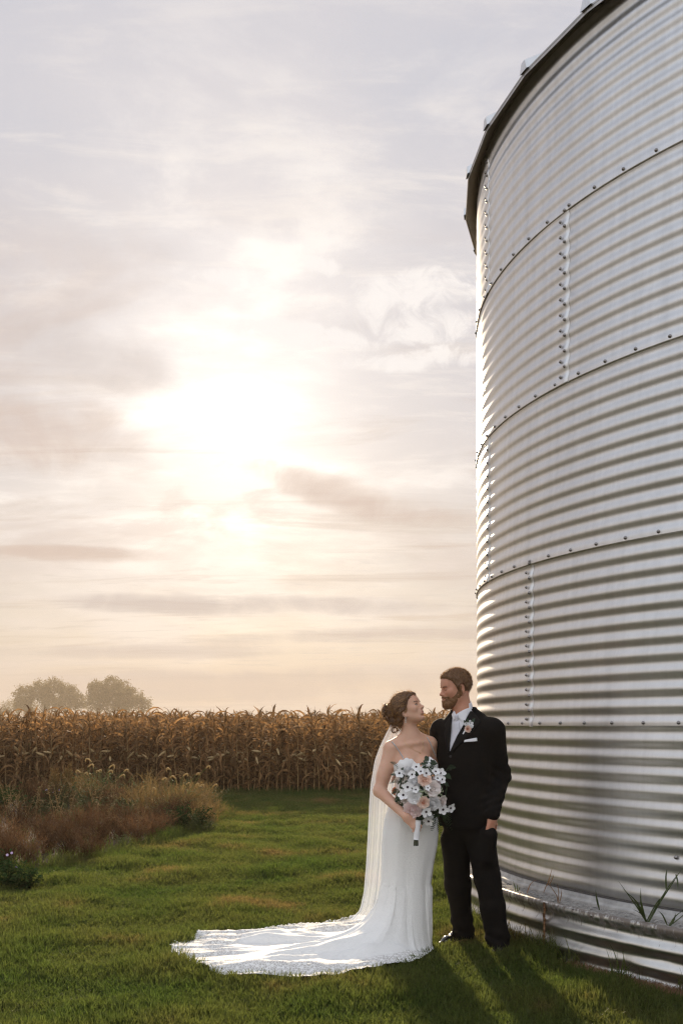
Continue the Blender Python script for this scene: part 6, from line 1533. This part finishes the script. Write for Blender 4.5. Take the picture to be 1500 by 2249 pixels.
def mum(c0, n, r, parent, seed=0):
    rg = np.random.default_rng(seed); u, v, n = basis(n); mb = MB(); c0 = np.array(c0)
    for k in range(190):
        t = (k + .5) / 190; a = k * 2.39996; op = .35 + 1.15 * t ** .75; e = u * math.cos(a) + v * math.sin(a); d = e * math.sin(op) + n * math.cos(op); inn = -e * math.cos(op) + n * math.sin(op)
        L_ = r * rg.uniform(.78, 1.02); s = np.cross(inn, d); tt = np.array([0, .5, .85, 1.0]); P = c0 - n * r * .35 + d * (L_ * tt)[:, None] + inn * (r * .16 * tt ** 2)[:, None]; mb.ribbon(P, r * .17 * np.array([.5, 1, .9, .35]), s, fold=-.2)
    th = np.linspace(0, PI, 7); mb.grid(np.array([[c0 - n * r * .25 + r * .72 * (u * math.sin(t) * math.cos(q) + v * math.sin(t) * math.sin(q) + n * math.cos(t) * .62) for q in np.linspace(0, 2 * PI, 15)] for t in th]))
    return mb.build('chrysanthemum', M_PET['white'], parent)
def fern(a, b, parent, w=.028, n=13, bow=(0, -.01, .02)):
    a, b = np.array(a, float), np.array(b, float); mb = MB(); t = np.linspace(0, 1, 9); C = a + (b - a) * t[:, None] + np.array(bow) * np.sin(t * PI)[:, None]; mb.tube(C, np.linspace(.0016, .0006, 9), 4, cap=False)
    ax = (b - a) / np.linalg.norm(b - a); sd = np.cross(ax, (0.15, -1, .1)); sd /= np.linalg.norm(sd)
    for k in range(n):
        q = (k + .5) / n; p = np.array([np.interp(q, t, C[:, i]) for i in range(3)]); l = w * math.sin(PI * (.25 + .72 * (1 - abs(q - .25) / .78))) ** .8 * (1.05 - .75 * q)
        for s in (-1, 1):
            d = sd * s + ax * .55; d /= np.linalg.norm(d); P = p + d * (l * np.array([0, .4, .75, 1]))[:, None] + np.array((0, -.002, 0)); mb.ribbon(P, l * .40 * np.array([.5, 1, .8, .1]), ax - d * (ax @ d))
    return mb.build('fern_frond', M_FERN, parent)
def crop2(x, y): return 820 + x / 5, 1650 + y / 5            # reading of an enlarged view of the photograph
def build_bouquet():
    BYY = 6.17; gp = np.array(px(916, 1816, 6.145)); root = empty('bridal_bouquet', gp); tag(root, 'bouquet of white and blush roses with ferns held by the woman', 'bouquet')
    rg = np.random.default_rng(3); cen = np.array(px(923, 1745, 6.27))
    kids = []
    def pos(x, y, lift=0.0):
        a, b = crop2(x, y); e = ((x - 545) / 290) ** 2 + ((y - 450) / 380) ** 2; p = np.array(px(a, b, 6.10 + .11 * e - lift)); n = p - cen; n[1] *= 1.2; n += np.array((0, -.05, 0)); return p, n / np.linalg.norm(n)
    S5 = BYY / F / 5
    for i, (x, y, r, key, inn) in enumerate(((565, 310, 62, 'peach', None), (655, 410, 76, 'cream', None), (450, 505, 66, 'white', None), (548, 567, 56, 'peach', 'orange'), (430, 660, 86, 'pink', None), (690, 335, 48, 'pink', None), (768, 552, 50, 'cream', None), (215, 300, 38, 'peach', None), (225, 440, 36, 'orange', None), (335, 545, 40, 'cream', None))):
        p, n = pos(x, y, .012 if i < 5 else -.02); rose(p, n, r * S5, key, root, inn, 30 + i)
    for i, (x, y, r) in enumerate(((450, 340, 84), (660, 575, 100), (375, 215, 74))): p, n = pos(x, y, -.008); mum(p, n, r * S5, root, 50 + i)
    for i, (x, y, r) in enumerate(((285, 245, 55), (470, 175, 52), (425, 258, 50), (580, 245, 55), (735, 243, 56), (683, 225, 46), (752, 312, 52), (375, 397, 58), (328, 485, 62), (465, 425, 42), (597, 405, 34), (580, 670, 60), (606, 772, 60), (765, 645, 58), (848, 628, 55), (705, 300, 44), (520, 225, 46))):
        p, n = pos(x, y, .022); dogwood(p, n + rg.normal(0, .22, 3) + np.array((0, -.35, 0)), r * S5 * 1.05, root, 70 + i)
    for cx, cy in ((560, 440), (540, 480), (600, 470), (740, 430), (735, 480), (520, 420)):
        bm = MB()
        for k in range(7):
            p, n = pos(cx + rg.normal(0, 18), cy + rg.normal(0, 16), .006); th = np.linspace(0, PI, 5); r = .0042; bm.grid(np.array([[p + r * np.array((math.sin(t) * math.cos(q), math.sin(t) * math.sin(q), math.cos(t))) for q in np.linspace(0, 2 * PI, 7)] for t in th]))
        bm.build('berry_cluster', M_BERRY, root)
    fr = [((300, 260), (190, 120)), ((330, 330), (190, 260)), ((330, 300), (240, 230)), ((340, 380), (175, 355)), ((320, 470), (200, 470)), ((330, 560), (230, 560)), ((340, 600), (265, 660)), ((570, 240), (590, 60)), ((600, 230), (690, 130)), ((560, 250), (545, 130)), ((760, 260), (905, 180)), ((760, 320), (850, 300)), ((740, 400), (830, 390)), ((690, 700), (640, 880)), ((690, 700), (745, 955)), ((730, 690), (815, 850)), ((760, 680), (885, 930)), ((740, 640), (850, 780)), ((520, 720), (410, 800)), ((500, 730), (440, 860)), ((480, 740), (545, 800)), ((390, 280), (300, 200)), ((330, 520), (255, 610)), ((700, 660), (800, 740)), ((640, 200), (650, 110))]
    for i, (a, b) in enumerate(fr):
        pa, _ = pos(*a, -.02); pb, _ = pos(*b, .0); fern(pa, pb, root, .030 + .006 * (i % 3), 12 + i % 4)
    # dark leaves filling the heart of the bouquet
    lf = MB()
    for k in range(130):
        a = rg.uniform(0, 2 * PI); rr = math.sqrt(rg.uniform()); p, n = pos(545 + 270 * rr * math.cos(a), 450 + 350 * rr * math.sin(a), -.035); d = np.cross(n, rg.normal(size=3)); d /= np.linalg.norm(d); petal(lf, p, d, n, rg.uniform(.03, .055), rg.uniform(.014, .024), .005)
    lf.build('leaves', M_FERN, root)['kind'] = 'stuff'
    a, b, c1 = (np.array(px(*crop2(492, 760), 6.15)), np.array(px(*crop2(470, 975), 6.15)), np.array(px(*crop2(468, 1038), 6.15)))
    rb = MB(); k = 12; t = np.linspace(0, 1, k); rb.tube([a + (b - a) * q for q in t], [.018 + .0012 * math.sin(q * 40) for q in t], 12); rb.build('ribbon_wrap', M_RIB, root)
    for q in range(11):
        ang = 2 * PI * q / 11; o = np.array((math.cos(ang), math.sin(ang), 0)) * (.011 if q else 0); s = MB(); s.tube([b + o * .9 + (0, 0, .02), c1 + o * 1.25 + np.array((0, 0, rg.uniform(-.006, .006)))], .0032, 6); s.build('stem', M_STEM, root)
    core = MB(); core.tube([a, np.array(px(923, 1770, 6.24)), cen], [.016, .04, .075], 10); core.build('stem_core', M_FERN, root)
    for ch in root.children: ch.matrix_parent_inverse = Matrix.Translation(-Vector(gp))
build_bouquet()
def build_boutonniere():
    c0 = on_surface(JU, [(1030, 1601)])[0]; root = empty('boutonniere', c0); tag(root, 'small peach rose boutonniere pinned to the black jacket lapel', 'boutonniere'); S = 6.25 / F
    def at(x, y, l=.018): return on_surface(JU, [(x, y)])[0] + GN * l
    rose(at(1030, 1602, .020), GN, 6.5 * S, 'peach', root, 'orange', 91)
    for i, (x, y, r) in enumerate(((1030, 1592, 4.2), (1037, 1595, 4.4), (1025, 1590, 3.4), (1034, 1585, 2.6), (1039, 1589, 2.6))): rose(at(x, y, .016), GN + np.array((0, 0, .3)), r * S, 'white', root, None, 95 + i)
    for (a, b) in (((1028, 1598), (1022, 1582)), ((1032, 1596), (1046, 1578)), ((1030, 1596), (1030, 1578)), ((1036, 1600), (1044, 1590))):
        mb = MB(); pa, pb = at(*a, .012), at(*b, .018); d = pb - pa; l = np.linalg.norm(d); petal(mb, pa, d / l, GN - d / l * (GN @ d / l), l, l * .32, .002); mb.build('leaf', M_FERN, root)
    st = MB(); st.tube([at(1026, 1600, .010), at(1018, 1613, .008)], [.005, .0042], 8); st.build('ribbon_wrap', M_RIB, root)
    for ch in root.children: ch.matrix_parent_inverse = Matrix.Translation(-Vector(c0))
build_boutonniere()
# ------------------------------------------------------------------ evening haze (closed box of even thin air)
def build_haze():
    hz = MB(); x0, x1, y0, y1, z0, z1 = -1200, 1200, -60, 620, -1.5, 27
    hz.box(((x0 + x1) / 2, (y0 + y1) / 2, (z0 + z1) / 2), (x1 - x0, y1 - y0, z1 - z0))
    m = bpy.data.materials.new('haze'); m.use_nodes = True; N = m.node_tree.nodes; L = m.node_tree.links
    N.remove(N['Principled BSDF']); v = N.new('ShaderNodeVolumePrincipled')
    v.inputs['Color'].default_value = (.60, .51, .41, 1); v.inputs['Density'].default_value = .00085; v.inputs['Anisotropy'].default_value = .32
    L.new(v.outputs[0], N['Material Output'].inputs['Volume'])
    o = hz.build('haze', m, smooth=False); o['kind'] = 'stuff'; o['label'] = 'thin warm evening haze over the whole place'; o['category'] = 'haze'
build_haze()
